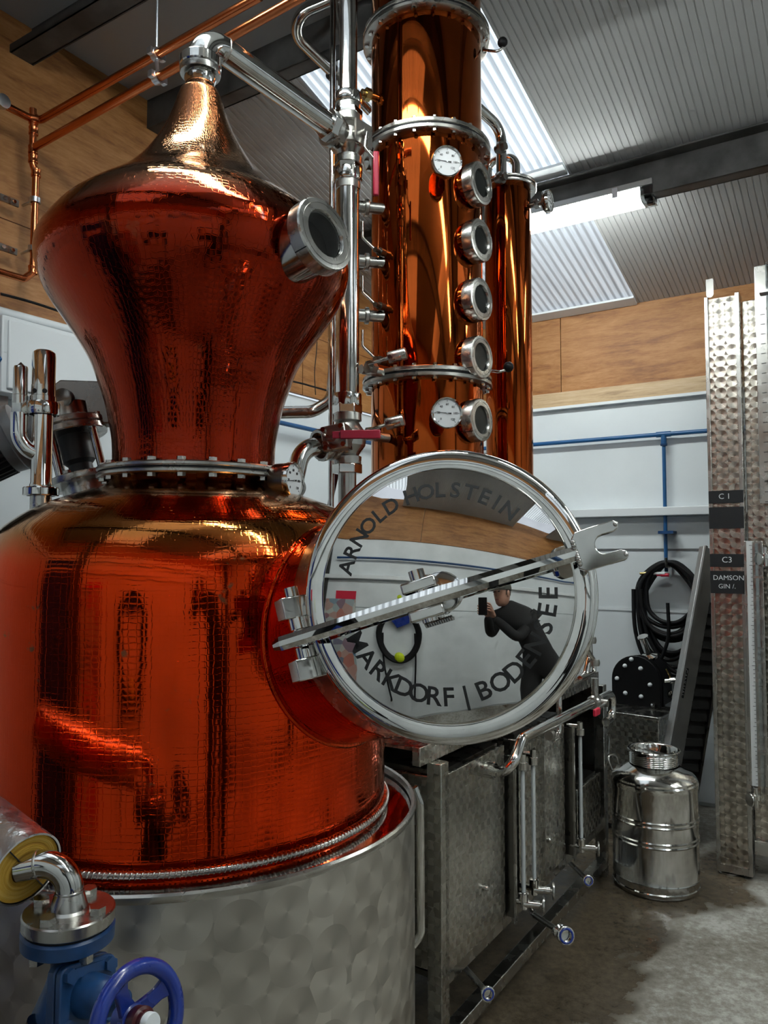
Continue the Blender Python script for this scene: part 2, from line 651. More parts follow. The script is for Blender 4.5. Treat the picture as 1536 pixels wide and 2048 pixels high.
M['foil'] = plain('crinkled_foil', (0.72, 0.73, 0.75), 0.28, 1.0, noise=0.12, nscale=24, bmp=0.006)
M['zinc'] = plain('zinc_plate', (0.55, 0.57, 0.6), 0.3, 1.0)
M['motor'] = plain('motor_grey', (0.20, 0.205, 0.21), 0.4, 0.5)
M['fins'] = plain('motor_fins', (0.02, 0.02, 0.021), 0.45)
M['alu'] = plain('aluminium_rail', (0.34, 0.34, 0.335), 0.42, 0.8, noise=0.1, nscale=10)
M['cloth_black'] = plain('black_cloth', (0.010, 0.010, 0.011), 0.85)
M['cap'] = plain('olive_cap', (0.06, 0.06, 0.05), 0.85)
M['skin'] = plain('skin', (0.45, 0.24, 0.17), 0.55)
M['yellow'] = plain('hi_vis_yellow', (0.6, 0.75, 0.01), 0.5)
M['ruler'] = plain('ruler_white', (0.72, 0.73, 0.73), 0.5)
M['clear'] = glass('clear_plastic', (0.9, 0.95, 0.97), 0.12, 1.2)
M['level_tube'] = plain('level_glass', (0.75, 0.80, 0.82), 0.08, Alpha=0.35)
M['brass'] = plain('brass', (0.50, 0.38, 0.16), 0.25, 1.0)
M['weld'] = steel('weld_braid', (0.62, 0.60, 0.56), 0.2)
M['tube'] = emit('fluorescent_diffuser', (0.93, 1.0, 0.98), TUBE_STRENGTH)
M['sky_a'] = emit('skylight_sheet', (0.80, 0.91, 1.0), SKYLIGHT_STRENGTH, (30, 1.2, 1))
M['sky_b'] = emit('dirty_skylight_sheet', (0.78, 0.86, 0.93), SKYLIGHT_STRENGTH * 0.5, (24, 2.0, 1))


def wool_mat():
    m, nt, bs = nm('mineral_wool')
    v = coords(nt, 'UV', (3, 160, 1))
    n = node(nt, 'ShaderNodeTexNoise', i_Scale=1.0, i_Detail=6.0, i_Roughness=0.7)
    nt.links.new(v, n.inputs['Vector'])
    nt.links.new(ramp(nt, n.outputs['Fac'], [(0.3, (0.34, 0.15, 0.012)), (0.5, (0.66, 0.37, 0.04)), (0.75, (0.80, 0.55, 0.14))]), bs.inputs['Base Color'])
    bs.inputs['Roughness'].default_value = 0.9
    bump(nt, bs, n.outputs['Fac'], 0.004)
    return m


M['wool'] = wool_mat()


def floor_mat():
    m, nt, bs = nm('stained_concrete')
    v = coords(nt)
    a = node(nt, 'ShaderNodeTexNoise', i_Scale=1.5, i_Detail=8.0, i_Roughness=0.66)
    b = node(nt, 'ShaderNodeTexNoise', i_Scale=38.0, i_Detail=5.0, i_Roughness=0.75)
    w = node(nt, 'ShaderNodeTexNoise', i_Scale=0.95, i_Detail=5.0, i_Roughness=0.6, i_Distortion=0.4)
    for n in (a, b):
        nt.links.new(v, n.inputs['Vector'])
    mp = node(nt, 'ShaderNodeMapping')
    mp.inputs['Location'].default_value = (3.1, 7.7, 0)
    nt.links.new(v, mp.inputs['Vector'])
    nt.links.new(mp.outputs['Vector'], w.inputs['Vector'])
    s = mth(nt, 'ADD', mth(nt, 'MULTIPLY', a.outputs['Fac'], 0.62), mth(nt, 'MULTIPLY', b.outputs['Fac'], 0.42))
    dry = ramp(nt, s, [(0.38, (0.12, 0.10, 0.072)), (0.5, (0.25, 0.23, 0.195)), (0.60, (0.44, 0.425, 0.385))])
    wet = ramp(nt, s, [(0.36, (0.03, 0.022, 0.013)), (0.62, (0.13, 0.10, 0.066))])
    gp = node(nt, 'ShaderNodeNewGeometry')
    dv = node(nt, 'ShaderNodeVectorMath', operation='DOT_PRODUCT')
    nt.links.new(gp.outputs['Position'], dv.inputs[0])
    dv.inputs[1].default_value = (-UC, US, 0)
    near_frame = node(nt, 'ShaderNodeMapRange')
    near_frame.inputs['From Min'].default_value = 0.35
    near_frame.inputs['From Max'].default_value = 0.95
    near_frame.inputs['To Min'].default_value = -0.05
    near_frame.inputs['To Max'].default_value = 0.12
    nt.links.new(dv.outputs['Value'], near_frame.inputs['Value'])
    f = ramp(nt, mth(nt, 'ADD', mth(nt, 'ADD', w.outputs['Fac'], near_frame.outputs['Result']), mth(nt, 'MULTIPLY', b.outputs['Fac'], 0.09)), [(0.55, (0, 0, 0)), (0.60, (1, 1, 1))])
    mx = node(nt, 'ShaderNodeMix', data_type='RGBA')
    nt.links.new(f, mx.inputs['Factor'])
    nt.links.new(dry, mx.inputs['A'])
    nt.links.new(wet, mx.inputs['B'])
    nt.links.new(mx.outputs['Result'], bs.inputs['Base Color'])
    nt.links.new(mth(nt, 'MULTIPLY_ADD', f, -0.4, 0.66), bs.inputs['Roughness'])
    bump(nt, bs, b.outputs['Fac'], 0.002, 0.5)
    return m


M['floor'] = floor_mat()

# ------------------------------------------------------------------ room
U0, U1, V0, V1 = -0.95, 4.594, -3.4, 2.67
EAVE, SLOPE = 2.87, 0.232
RIDGE_U = 1.82
EAVE0 = EAVE + SLOPE * (U1 - RIDGE_U) - SLOPE * (RIDGE_U - U0)


def roof_z(u):
    return EAVE + SLOPE * (U1 - u) if u >= RIDGE_U else EAVE0 + SLOPE * (u - U0)


def slab(u0, u1, v0, v1, z0, z1):
    g = G()
    return g.box((0, 0, z0), (v1 - v0, u1 - u0, z1), room_frame(U(u0, v1, 0)))


def rbox(g, u0, u1, v0, v1, z0, z1):
    g.box((0, 0, z0), (v1 - v0, u1 - u0, z1), room_frame(U(u0, v1, 0)))
    return g


struct('floor', slab(U0 - 0.1, U1 + 0.1, V0 - 0.1, V1 + 0.1, -0.1, 0), M['floor'])

# ribbed roof sheets, skylight strips left open between them
RIB = 0.0285


def ribbed(u0, u1, v0, v1, dz=0.0, rib=RIB, depth=0.0025, w=0.0035, thick=0.03):
    """sheet following the roof slope, shallow grooves running down the slope"""
    g = G()
    n = max(1, round((v1 - v0) / rib))
    st = (v1 - v0) / n
    line = [(v0, 0.0)]
    for k in range(n):
        a = v0 + st * k
        m = a + st / 2
        line += [(m - w, 0), (m - w * 0.5, depth), (m + w * 0.5, depth), (m + w, 0), (a + st, 0)]
    V, F, W = [], [], []
    for (v, d) in line:
        for u in (u0, u1):
            V.append(U(u, v, roof_z(u) + dz + d))
    for k in range(len(line) - 1):
        F.append((2 * k, 2 * k + 1, 2 * k + 3, 2 * k + 2))
        W.append([(line[k][0], u0), (line[k][0], u1), (line[k + 1][0], u1), (line[k + 1][0], u0)])
    g.add(V, F, W)
    V2 = [U(u, v, roof_z(u) + dz + thick) for v in (v0, v1) for u in (u0, u1)]
    g.add(V2, [(0, 1, 3, 2)], [[(0, 0)] * 4])
    return g


SK = [(1.15, 1.97), (-2.3, -1.48)]           # skylight strips (v range)
def roof_side(tagname, u0, u1, strips):
    cuts = sorted(strips)
    a = V0
    gs = G()
    for (s0, s1) in cuts + [(V1, V1)]:
        if s0 - a > 0.01:
            g = ribbed(u0, u1, a, s0)
            gs.add(g.v, g.f, g.uv)
        a = s1
    return gs


ce = struct('ceiling', roof_side('a', RIDGE_U, U1, SK), M['ceil'], 20)
ce0 = struct('ceiling', roof_side('b', U0, RIDGE_U, [(0.75, 1.55), (-1.9, -1.1)]), M['ceil'], 20)
for i, (s0, s1) in enumerate(SK):
    w_ = struct('window_%d' % (2 * i + 1), ribbed(RIDGE_U + 0.1, 3.36, s0, s1, 0.012, 0.041, 0.012, 0.014), M['sky_a'], 20)
    w_['label'] = 'bright ribbed rooflight sheet above the purlin'
    w_ = struct('window_%d' % (2 * i + 2), ribbed(3.36, U1 - 0.03, s0, s1, 0.012, 0.041, 0.004, 0.012), M['sky_b'], 20)
    w_['label'] = 'dirty ribbed rooflight sheet below the purlin'
for i, (s0, s1) in enumerate([(0.75, 1.55), (-1.9, -1.1)]):
    struct('window_%d' % (5 + i), ribbed(U0 + 0.3, RIDGE_U - 0.1, s0, s1, 0.012, 0.041, 0.012, 0.014), M['sky_a'], 20)
# flat ridge lining and flashings
g = G()
rbox(g, 1.30, 2.30, V0, V1, 3.385, 3.40)
struct('trim_1', g, M['ridge'])
g = G()
for (s0, s1) in SK:
    for ua, ub in ((3.30, 3.37), (U1 - 0.10, U1 - 0.02)):
        V = [U(ua, s0, roof_z(ua) - 0.014), U(ub, s0, roof_z(ub) - 0.014), U(ub, s1, roof_z(ub) - 0.014), U(ua, s1, roof_z(ua) - 0.014)]
        g.add(V + [p + Vector((0, 0, 0.012)) for p in V], [(0, 1, 2, 3), (7, 6, 5, 4), (0, 4, 5, 1), (1, 5, 6, 2), (2, 6, 7, 3), (3, 7, 4, 0)])
struct('trim_2', g, M['white_gloss'])

# walls
wb = struct('wall_back', slab(U1 + 0.012, U1 + 0.1, V0, V1 + 0.1, 0, 3.0), M['white'])
for (z0, z1) in ((0.02, 1.062), (1.07, 1.411), (1.419, 1.606), (1.659, 2.30)):
    part('cladding_panel', slab(U1, U1 + 0.012, V0, V1, z0, z1), M['white'], wb, bevel=0.003)
part('sheeting_rail', slab(U1 - 0.085, U1, V0, V1, 1.608, 1.657), M['white_gloss'], wb, bevel=0.004)
part('joint_strip', slab(U1 - 0.006, U1, V0, V1, 1.058, 1.072), M['white_gloss'], wb)
part('joint_strip', slab(U1 - 0.004, U1, V0, V1, 1.409, 1.419), M['motor'], wb)
for (va, vb) in ((V0, -0.05), (-0.045, 1.62), (1.625, V1)):
    part('plywood_panel', slab(U1 - 0.012, U1 + 0.012, va, vb, 2.39, 2.93), M['ply'], wb)
part('timber_batten', slab(U1 - 0.03, U1 + 0.012, V0, V1, 2.30, 2.39), M['batten'], wb)
part('capping_strip', slab(U1 - 0.036, U1, V0, V1, 2.285, 2.302), M['white_gloss'], wb)

wl = struct('wall_left', slab(U0, U1 + 0.1, V1 + 0.012, V1 + 0.1, 0, 2.25), M['white'])
for (z0, z1) in ((0.02, 1.40), (1.41, 2.262)):
    part('cladding_panel', slab(U0, U1, V1, V1 + 0.012, z0, z1), M['white'], wl, bevel=0.003)


def gable(ua, ub, z0, zcap=None):
    us = [ua] + ([RIDGE_U] if ua < RIDGE_U < ub else []) + [ub]
    top = [(u, (roof_z(u) if zcap is None else min(zcap, roof_z(u)))) for u in us]
    poly = [(ua, z0), (ub, z0)] + top[::-1]
    g = G()
    return g.prism(poly, -0.024, 0.0, frame(U(0, V1 + 0.0, 0), -VD if False else -VD, UD) if False else Matrix(((UD.x, 0, VD.x, U(0, V1).x), (UD.y, 0, VD.y, U(0, V1).y), (0, 1, 0, 0), (0, 0, 0, 1))))


for (ua, ub) in ((U0, 1.195), (1.2, 3.3), (3.305, U1)):
    part('plywood_panel', gable(ua, ub, 2.27, 2.612), M['ply'], wl)
    part('plywood_panel', gable(ua, ub, 2.616, None), M['ply'], wl)

wr = struct('wall_right', slab(U0, U1 + 0.1, V0 - 0.1, V0, 0, 3.6), M['white'])
wf = struct('wall_front', slab(U0 - 0.1, U0 - 0.012, V0, V1 + 0.1, 0, 3.0), M['white'])
for (z0, z1) in ((0.02, 1.40), (1.41, 1.75), (1.80, 2.30)):
    part('cladding_panel', slab(U0 - 0.012, U0, V0, V1, z0, z1), M['white'], wf, bevel=0.003)
part('plywood_panel', slab(U0 - 0.012, U0 + 0.012, V0, 0.4, 2.30, 3.0), M['ply'], wf)
part('plywood_panel', slab(U0 - 0.012, U0 + 0.012, 0.405, V1, 2.30, 3.0), M['ply'], wf)
part('sheeting_rail', slab(U0, U0 + 0.06, V0, V1, 1.75, 1.80), M['white_gloss'], wf, bevel=0.004)


# cold-formed purlins
def purlin(u, name, lab, d=0.135, w=0.06, side=1, z=None):
    z = roof_z(u) - 0.004 if z is None else z
    t = 0.01
    g = G()
    rbox(g, u - t / 2, u + t / 2, V0, V1 - 0.01, z - d, z)
    a, b = (u, u + w) if side > 0 else (u - w, u)
    rbox(g, a, b, V0, V1 - 0.01, z - d, z - d + 0.008)
    a, b = (u - w, u) if side > 0 else (u, u + w)
    rbox(g, a, b, V0, V1 - 0.01, z - 0.02, z - 0.012)
    rbox(g, (u + w - 0.006) if side > 0 else u - w, u + w if side > 0 else (u - w + 0.006), V0, V1 - 0.01, z - d, z - d + 0.03)
    o = struct(name, g, M['beam'])
    o['label'] = lab
    return o


purlin(3.42, 'trim_3', 'dark galvanised purlin carrying the strip light', 0.16, 0.07)
purlin(2.21, 'trim_4', 'dark galvanised purlin behind the swan neck', 0.16, 0.07)
purlin(1.66, 'trim_5', 'dark galvanised purlin in the upper left corner', 0.14, 0.09, -1, 3.385)
purlin(0.25, 'trim_6', 'dark galvanised purlin over the photographer', 0.15, 0.07, -1)

# ------------------------------------------------------------------ shared small pieces
def hex_bolt_mesh(name, r, h, mat, shank=0.0):
    g = G()
    g.prism(hexagon(r), 0, h)
    if shank:
        g.cyl((0, 0, -shank), (0, 0, 0), r * 0.55, 8)
    return mesh_of(name, g, mat, 30)


BOLT_S = hex_bolt_mesh('small_bolt', 0.0075, 0.007, M['polish'])
BOLT_M = hex_bolt_mesh('medium_bolt', 0.010, 0.008, M['satin'])


def bolt_ring(parent, c, n, rad, z, me, up=1, phase=0.0):
    for k in range(n):
        a = 2 * pi * k / n + phase
        inst('bolt', me, parent, frame(Vector((c[0] + rad * cos(a), c[1] + rad * sin(a), z)), (0, 0, up)))


def clamp_ring(name, parent, c, ax, r, w, mat=None, n=4, notch=True):
    """slotted union nut: round nut with shallow notches"""
    g = G()
    prof = [(r * 0.8, 0), (r * 0.96, 0), (r, w * 0.12), (r, w * 0.88), (r * 0.96, w), (r * 0.8, w)]
    g.lathe(prof, 40, frame(c, ax))
    o = part(name, g, mat or M['polish'], parent, 30)
    if notch:
        fr = frame(c, ax)
        for k in range(n):
            a = 2 * pi * k / n + 0.4
            gg = G()
            m_ = fr @ Matrix.Rotation(a, 4, 'Z')
            gg.box((r * 0.985, -r * 0.05, w * 0.05), (r * 1.004, r * 0.05, w * 0.95), m_)
            part('slot', gg, M['dark_steel'], o)
    return o


def text_geo(txt, size, depth, M4, font_w=1.0, align='CENTER', bold=0.0):
    cu = bpy.data.curves.new('t', 'FONT')
    cu.body = txt
    cu.size = size
    cu.extrude = depth
    cu.offset = bold
    cu.align_x = align
    cu.align_y = 'CENTER'
    cu.resolution_u = 3
    ob = bpy.data.objects.new('t', cu)
    COL.objects.link(ob)
    dg = bpy.context.evaluated_depsgraph_get()
    me = bpy.data.meshes.new_from_object(ob.evaluated_get(dg))
    g = G()
    S = Matrix.Diagonal((font_w, 1, 1, 1))
    g.add([v.co.copy() for v in me.vertices], [tuple(p.vertices) for p in me.polygons], None, M4 @ S)
    bpy.data.objects.remove(ob)
    bpy.data.curves.remove(cu)
    bpy.data.meshes.remove(me)
    return g


def dial_gauge(parent, c, n, r, depth=0.03, up=(0, 0, 1), needle=170, name='thermometer', body=None):
    """round dial: body (part) > bezel, dial_face, tick, number, needle"""
    n = Vector(n).normalized()
    x = Vector(up).cross(n)
    fr = frame(c, n, x)
    g = G()
    g.lathe([(0, -depth), (r * 0.93, -depth), (r * 0.96, -depth * 0.9), (r * 0.96, -0.002), (0, -0.002)], 40, fr)
    b = part(name, g, body or M['satin'], parent)
    g = G()
    g.lathe([(r * 0.93, -0.008), (r, -0.008), (r, 0.004), (r * 0.97, 0.006), (r * 0.9, 0.004), (r * 0.885, -0.001)], 44, fr)
    part('bezel', g, M['polish'], b)
    g = G()
    g.lathe([(0, 0.0), (r * 0.89, 0.0), (r * 0.89, -0.001), (0, -0.001)], 40, fr)
    part('dial_face', g, M['dial'], b)
    for k in range(7):
        a = radians(225 - 45 * k)
        g = G()
        g.box((r * 0.72, -r * 0.012, 0.0002), (r * 0.82, r * 0.012, 0.0008), fr @ Matrix.Rotation(a, 4, 'Z'))
        part('tick', g, M['ink'], b, 0)
        t = ('0', '20', '40', '60', '80', '100', '120')[k]
        part('number', text_geo(t, r * 0.2, 0.0003, fr @ Matrix.Translation((r * 0.55 * cos(a), r * 0.55 * sin(a), 0.0005))), M['ink'], b, 0)
    a = radians(needle)
    g = G()
    g.prism([(-r * 0.28, -r * 0.05), (-r * 0.05, -r * 0.02), (r * 0.74, -r * 0.008), (r * 0.74, r * 0.008), (-r * 0.05, r * 0.02), (-r * 0.28, r * 0.05)], 0.0012, 0.002, fr @ Matrix.Rotation(a, 4, 'Z'))
    part('needle', g, M['ink'], b, 0)
    g = G()
    g.lathe([(0, 0.003), (r * 0.05, 0.003), (r * 0.05, 0.001)], 12, fr)
    part('needle_hub', g, M['zinc'], b)
    return b


def sight_glass(parent, c, n, r, depth, collar=None, backing=None, hint=(0, 0, 1)):
    """bolted sight glass: socket (part) > ring_nut, bezel, pane, rim_slot"""
    n = Vector(n).normalized()
    fr = frame(c, n, Vector(hint).cross(n))
    g = G()
    g.lathe([(r * 0.86, -depth), (r * 0.86, -0.012), (r * 0.8, -0.01)], 44, fr)
    s = part('sight_glass_socket', g, collar or M['cu_col'], parent)
    g = G()
    t = min(depth * 0.75, 0.036)
    g.lathe([(r * 0.86, -t), (r * 0.97, -t), (r, -t + 0.003), (r, -0.004), (r * 0.97, 0), (r * 0.86, 0.001), (r * 0.66, 0.001), (r * 0.635, -0.002), (r * 0.625, -0.012)], 48, fr)
    rg = part('ring_nut', g, M['satin'], s, 30)
    g = G()
    g.lathe([(r * 0.855, 0.0012), (r * 0.845, 0.0018), (r * 0.835, 0.0012)], 48, fr)
    part('bezel_line', g, M['dark_steel'], s)
    for a in (0.6, 2.2, 3.8, 5.4):
        g = G()
        g.box((r * 0.93, -0.0012, -t * 0.95), (r * 1.003, 0.0012, -t * 0.05), fr @ Matrix.Rotation(a, 4, 'Z'))
        part('rim_slot', g, M['dark'], s)
    g = G()
    g.lathe([(0, -0.006), (r * 0.63, -0.006), (r * 0.63, -0.009), (0, -0.009)], 40, fr)
    part('pane', g, backing or M['sight'], s)
    return s


# ------------------------------------------------------------------ the copper pot still
AZ, DD = radians(-13.85), 1.87
A = Vector((DD * sin(AZ), DD * cos(AZ), 0))


def sil(px, py):
    """left-hand silhouette point -> (radius, height) of the turned shape"""
    d = ray(px, py)
    b = AZ - atan2(d.x, d.y)
    return (DD * sin(b), CAMZ + DD * cos(b) * d.z / hypot(d.x, d.y))


still = thing('pot_still', 'large hammered copper pot still with onion helmet and round steel manhole lid', 'still', (A.x, A.y, 0))
AX = Matrix.Translation(A)

# steel jacket
JR, JZ = 0.518, 0.832
g = G()
g.lathe([(JR, 0.06), (JR, JZ)], 128, AX)
jacket = part('jacket', g, M['perl_jacket'], still)
g = G()
g.lathe([(JR - 0.004, JZ - 0.012), (JR + 0.002, JZ - 0.012), (JR + 0.004, JZ - 0.006), (JR + 0.004, JZ), (JR, JZ + 0.004), (JR - 0.006, JZ + 0.002), (JR - 0.008, JZ - 0.012)], 128, AX)
part('jacket_rim', g, M['satin'], still)
g = G()
g.lathe([(0.43, JZ - 0.004), (JR - 0.006, JZ - 0.016), (JR - 0.006, JZ - 0.022), (0.43, JZ - 0.012)], 128, AX)
part('jacket_top_plate', g, M['polish'], still)
g = G()
for k in range(3):
    a = 2 * pi * k / 3 + 0.5
    c = A + Vector((0.42 * cos(a), 0.42 * sin(a), 0))
    gl = G()
    gl.cyl(c, c + Vector((0, 0, 0.07)), 0.03, 20)
    gl.lathe([(0, 0), (0.05, 0), (0.05, 0.01), (0.03, 0.014)], 20, Matrix.Translation(c))
    part('foot', gl, M['satin'], still)

# copper pot body
PR = 0.449
pot_prof = [(PR, 0.82), (PR, 0.95), (PR, 1.10), (PR, 1.22), (PR, 1.30), (PR - 0.003, 1.352), (PR - 0.012, 1.400), (PR - 0.032, 1.443), (PR - 0.068, 1.475), (0.335, 1.503), (0.28, 1.525), (0.228, 1.543), (0.197, 1.556), (0.188, 1.572)]
g = G()
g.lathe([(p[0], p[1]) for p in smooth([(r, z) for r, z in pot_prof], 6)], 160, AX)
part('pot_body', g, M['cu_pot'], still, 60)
# braided weld at the foot of the pot
g = G()
n = 420
for k in range(n):
    pass
pts = []
turns = 300
for k in range(turns * 6):
    a = 2 * pi * k / (turns * 6)
    t = 2 * pi * k / 6
    rr = PR + 0.004 + 0.0055 * cos(t)
    pts.append(A + Vector((rr * cos(a), rr * sin(a), JZ + 0.008 + 0.0055 * sin(t))))
g.tube(pts, 0.0022, 5, False, True)
braid = part('weld_braid', g, M['weld'], still, 80)
g = G()
g.lathe([(PR + 0.004 + 0.0055 * cos(t), JZ + 0.008 + 0.0055 * sin(t)) for t in [2 * pi * q / 10 for q in range(11)]], 120, AX)
part('braid_core', g, M['satin'], braid)

# flange joint between pot and helmet
for (z0, z1, nm_) in ((1.568, 1.579, 'lower_flange'), (1.5825, 1.594, 'upper_flange')):
    g = G()
    g.lathe([(0.176, z0), (0.218, z0), (0.221, z0 + 0.003), (0.221, z1 - 0.003), (0.218, z1), (0.176, z1)], 96, AX)
    fl = part(nm_, g, M['satin'], still)
    bolt_ring(fl, A, 20, 0.2055, z0 if nm_ == 'lower_flange' else z1, BOLT_M, -1 if nm_ == 'lower_flange' else 1, 0.1)
g = G()
g.lathe([(0.17, 1.5785), (0.217, 1.5785), (0.217, 1.583), (0.17, 1.583)], 96, AX)
part('gasket', g, M['rubber'], still)

# onion helmet (turned outline read off the left edge)
def turned_outline(pix, rounds=30):
    """radius / height of a turned shape whose left outline is seen at these pixels, looking up at it"""
    base = []
    for (px, py) in pix:
        d = ray(px, py)
        base.append((AZ - atan2(d.x, d.y), d.z / hypot(d.x, d.y)))
    ks = [0.0] * len(pix)
    for _ in range(rounds):
        prof = []
        for (b, te), k in zip(base, ks):
            r = DD * sin(b) / sqrt(1 - k * k)
            prof.append((r, CAMZ + (DD * cos(b) - r * k) * te))
        new = []
        for i in range(len(prof)):
            p, n = prof[max(i - 1, 0)], prof[min(i + 1, len(prof) - 1)]
            dz = n[1] - p[1]
            ta = -(n[0] - p[0]) / max(dz, 0.004)
            new.append(max(-0.75, min(0.75, ta * base[i][1])))
        ks = [0.75 * k + 0.25 * n for k, n in zip(ks, new)]
    return prof


on = turned_outline([(224, 913), (223, 887), (218, 851), (208, 803), (195, 764), (179, 721), (155, 680), (130, 643), (102, 602), (83, 568), (70, 532), (64, 497), (68, 463), (86, 430), (116, 399), (150, 372), (200, 346), (252, 326), (284, 304), (310, 276), (331, 246), (347, 212), (360, 178)])
on[0] = (on[0][0], 1.590)
on = [p for i, p in enumerate(on) if i == 0 or p[1] > on[i - 1][1] + 0.002] + [(0.0345, 2.530), (0.034, 2.552)]
ON = on
g = G()
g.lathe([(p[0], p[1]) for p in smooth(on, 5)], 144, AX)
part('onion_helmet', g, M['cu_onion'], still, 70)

# union and swan neck
TOP = 2.548
g = G()
g.lathe([(0.034, TOP - 0.012), (0.038, TOP), (0.038, TOP + 0.006), (0.030, TOP + 0.008)], 40, AX)
g.lathe([(0.031, TOP), (0.031, TOP + 0.07)], 40, AX)
part('neck_ferrule', g, M['polish'], still)
clamp_ring('union_nut', still, A + Vector((0, 0, TOP + 0.028)), ZD, 0.050, 0.026)
g = G()
g.lathe([(0.030, TOP + 0.012), (0.048, TOP + 0.012), (0.049, TOP + 0.016), (0.049, TOP + 0.026), (0.03, TOP + 0.027)], 40, AX)
part('union_liner', g, M['satin'], still)
VALVE_Y = 2.2
v1c = at(703, 283, VALVE_Y)                       # centre of the upper three-way valve
top_e = A + Vector((0, 0, TOP + 0.116))
swan_dir = (v1c - top_e)
swan_end = v1c - swan_dir.normalized() * 0.07
pts = fillet([A + Vector((0, 0, TOP + 0.008)), top_e, swan_end], 0.062, 14)
g = G()
g.tube(pts, 0.0325, 32)
swan = part('swan_neck', g, M['polish'], still, 60)
for q in (pts[1], pts[15]):
    g = G()
    i = pts.index(q)
    d = (pts[min(i + 1, len(pts) - 1)] - pts[i - 1]).normalized()
    g.lathe([(0.0326, -0.003), (0.0336, -0.0015), (0.0336, 0.0015), (0.0326, 0.003)], 32, frame(q, d))
    part('weld_seam', g, M['satin'], swan)

# sight glass on the shoulder of the onion
sg_c = at(652, 467, 1.555)
sg_n = Vector((sin(radians(50)), -cos(radians(50)), 0.15)).normalized()
sight_glass(still, sg_c, sg_n, 0.078, 0.115, M['polish'], M['glass'])
g = G()
g.lathe([(0, -0.05), (0.052, -0.05), (0.052, -0.013)], 32, frame(sg_c, sg_n))
part('sight_glass_well', g, M['dark'], still)
# thermometer beside the flange joint
th_n = Vector((sin(radians(68)), -cos(radians(68)), 0.03)).normalized()
th_c = at(587, 961, 1.72)
dial_gauge(still, th_c, th_n, 0.042, 0.045, needle=184, body=M['dark_steel'])
g = G()
g.cyl(th_c - th_n * 0.045, th_c - th_n * 0.115, 0.012, 16)
part('thermometer_stem', g, M['dark_steel'], still)

# ---- manhole: tilted collar, steel ring, lid swung open on its left hinge
LID_Y, LID_R = 1.22, 0.2355
L = at(890, 1186, LID_Y)
tocam = (CAMP - L).normalized()
n0 = tocam.copy()
n0 = (Matrix.Rotation(radians(-6.8), 3, 'Z') @ n0)          # faces a little to the left of the lens
n0 = (n0 + Vector((0, 0, tan(radians(2.7))))).normalized()  # and a little up
er = ZD.cross(n0).normalized()
ew = n0.cross(er).normalized()
LF = Matrix(((er.x, ew.x, n0.x, L.x), (er.y, ew.y, n0.y, L.y), (er.z, ew.z, n0.z, L.z), (0, 0, 0, 1)))


def lid(x, y, z=0.0):
    return LF @ Vector((x, y, z))


SPH = 0.74
dome_r = 0.199
dome = []
for k in range(15):
    r = dome_r * k / 14
    dome.append((r, sqrt(SPH * SPH - r * r) - sqrt(SPH * SPH - dome_r ** 2)))
prof = dome + [(0.2005, -0.003), (0.203, -0.005), (0.206, -0.0045), (0.214, -0.0035), (0.222, -0.004), (0.229, -0.007), (0.2335, -0.012), (0.2355, -0.018), (0.2355, -0.034), (0.232, -0.038), (0.20, -0.034), (0, -0.012)]
g = G()
g.lathe(prof, 160, LF)
lido = part('manhole_lid', g, M['mirror'], still, 30)


def dome_frame(r, ang):
    nrm = Vector((r / SPH * cos(ang), r / SPH * sin(ang), 1)).normalized()
    zc = sqrt(SPH * SPH - r * r) - sqrt(SPH * SPH - dome_r ** 2)
    up = Vector((cos(ang), sin(ang), 0))
    return nrm, Vector((r * cos(ang), r * sin(ang), zc)), up


def ring_text(chars, angs, r, size, flip, w=1.0):
    for ch, a in zip(chars, angs):
        nrm, p, rad = dome_frame(r, radians(a))
        up = -rad if flip else rad
        x = up.cross(nrm)
        fr = LF @ frame(p + nrm * 0.0003, nrm, x)
        part('letter', text_geo(ch, size, 0.0002, fr, w, bold=0.0006), M['letter'], lido, 0)


ring_text('ARNOLDHOLSTEIN', [166, 157, 148, 139.5, 131, 122.3, 109.5, 101, 93, 84.3, 75.8, 67.6, 60.2, 52], 0.163, 0.036, False)
ring_text('MARKDORF|BODENSEE', [-150, -139.5, -130, -121, -112.8, -104, -95.5, -87.3, -77.5, -67.5, -57.2, -47.5, -38.3, -28.3, -18.3, -9, 0.2], 0.161, 0.041, True)

# clamp bar across the lid, with its fork
bd = Vector((cos(radians(17.4)), sin(radians(17.4)), 0))
bn = Vector((-bd.y, bd.x, 0))
BH = 0.066
def barp(s, t, h):
    return LF @ (bd * s + bn * t + Vector((0, 0, h)))


g = G()
sec = [(-0.0115, 0.0), (0.0115, 0.0), (0.0115, 0.017), (0.004, 0.021), (-0.004, 0.021), (-0.0115, 0.017)]
V, F = [], []
st = [(-0.277, 0.55, -0.022), (-0.262, 0.95, -0.018), (0.0, 1.05, 0.0), (0.19, 0.95, -0.012), (0.208, 0.9, -0.014)]
off = -0.006
for (s, k, dh) in st:
    for (t, h) in sec:
        V.append(barp(s, t * k + off, BH + h * k + dh))
n = len(sec)
for i in range(len(st) - 1):
    for k in range(n):
        F.append((i * n + k, i * n + (k + 1) % n, (i + 1) * n + (k + 1) % n, (i + 1) * n + k))
F.append(tuple(range(n)))
F.append(tuple((len(st) - 1) * n + k for k in range(n)))
g.add(V, F)
bar = part('clamp_bar', g, M['mirror'], still, 20)
g = G()
def arc2(cx, cy, r, a0, a1, k=8):
    return [(cx + r * cos(radians(a0 + (a1 - a0) * i / k)), cy + r * sin(radians(a0 + (a1 - a0) * i / k))) for i in range(k + 1)]


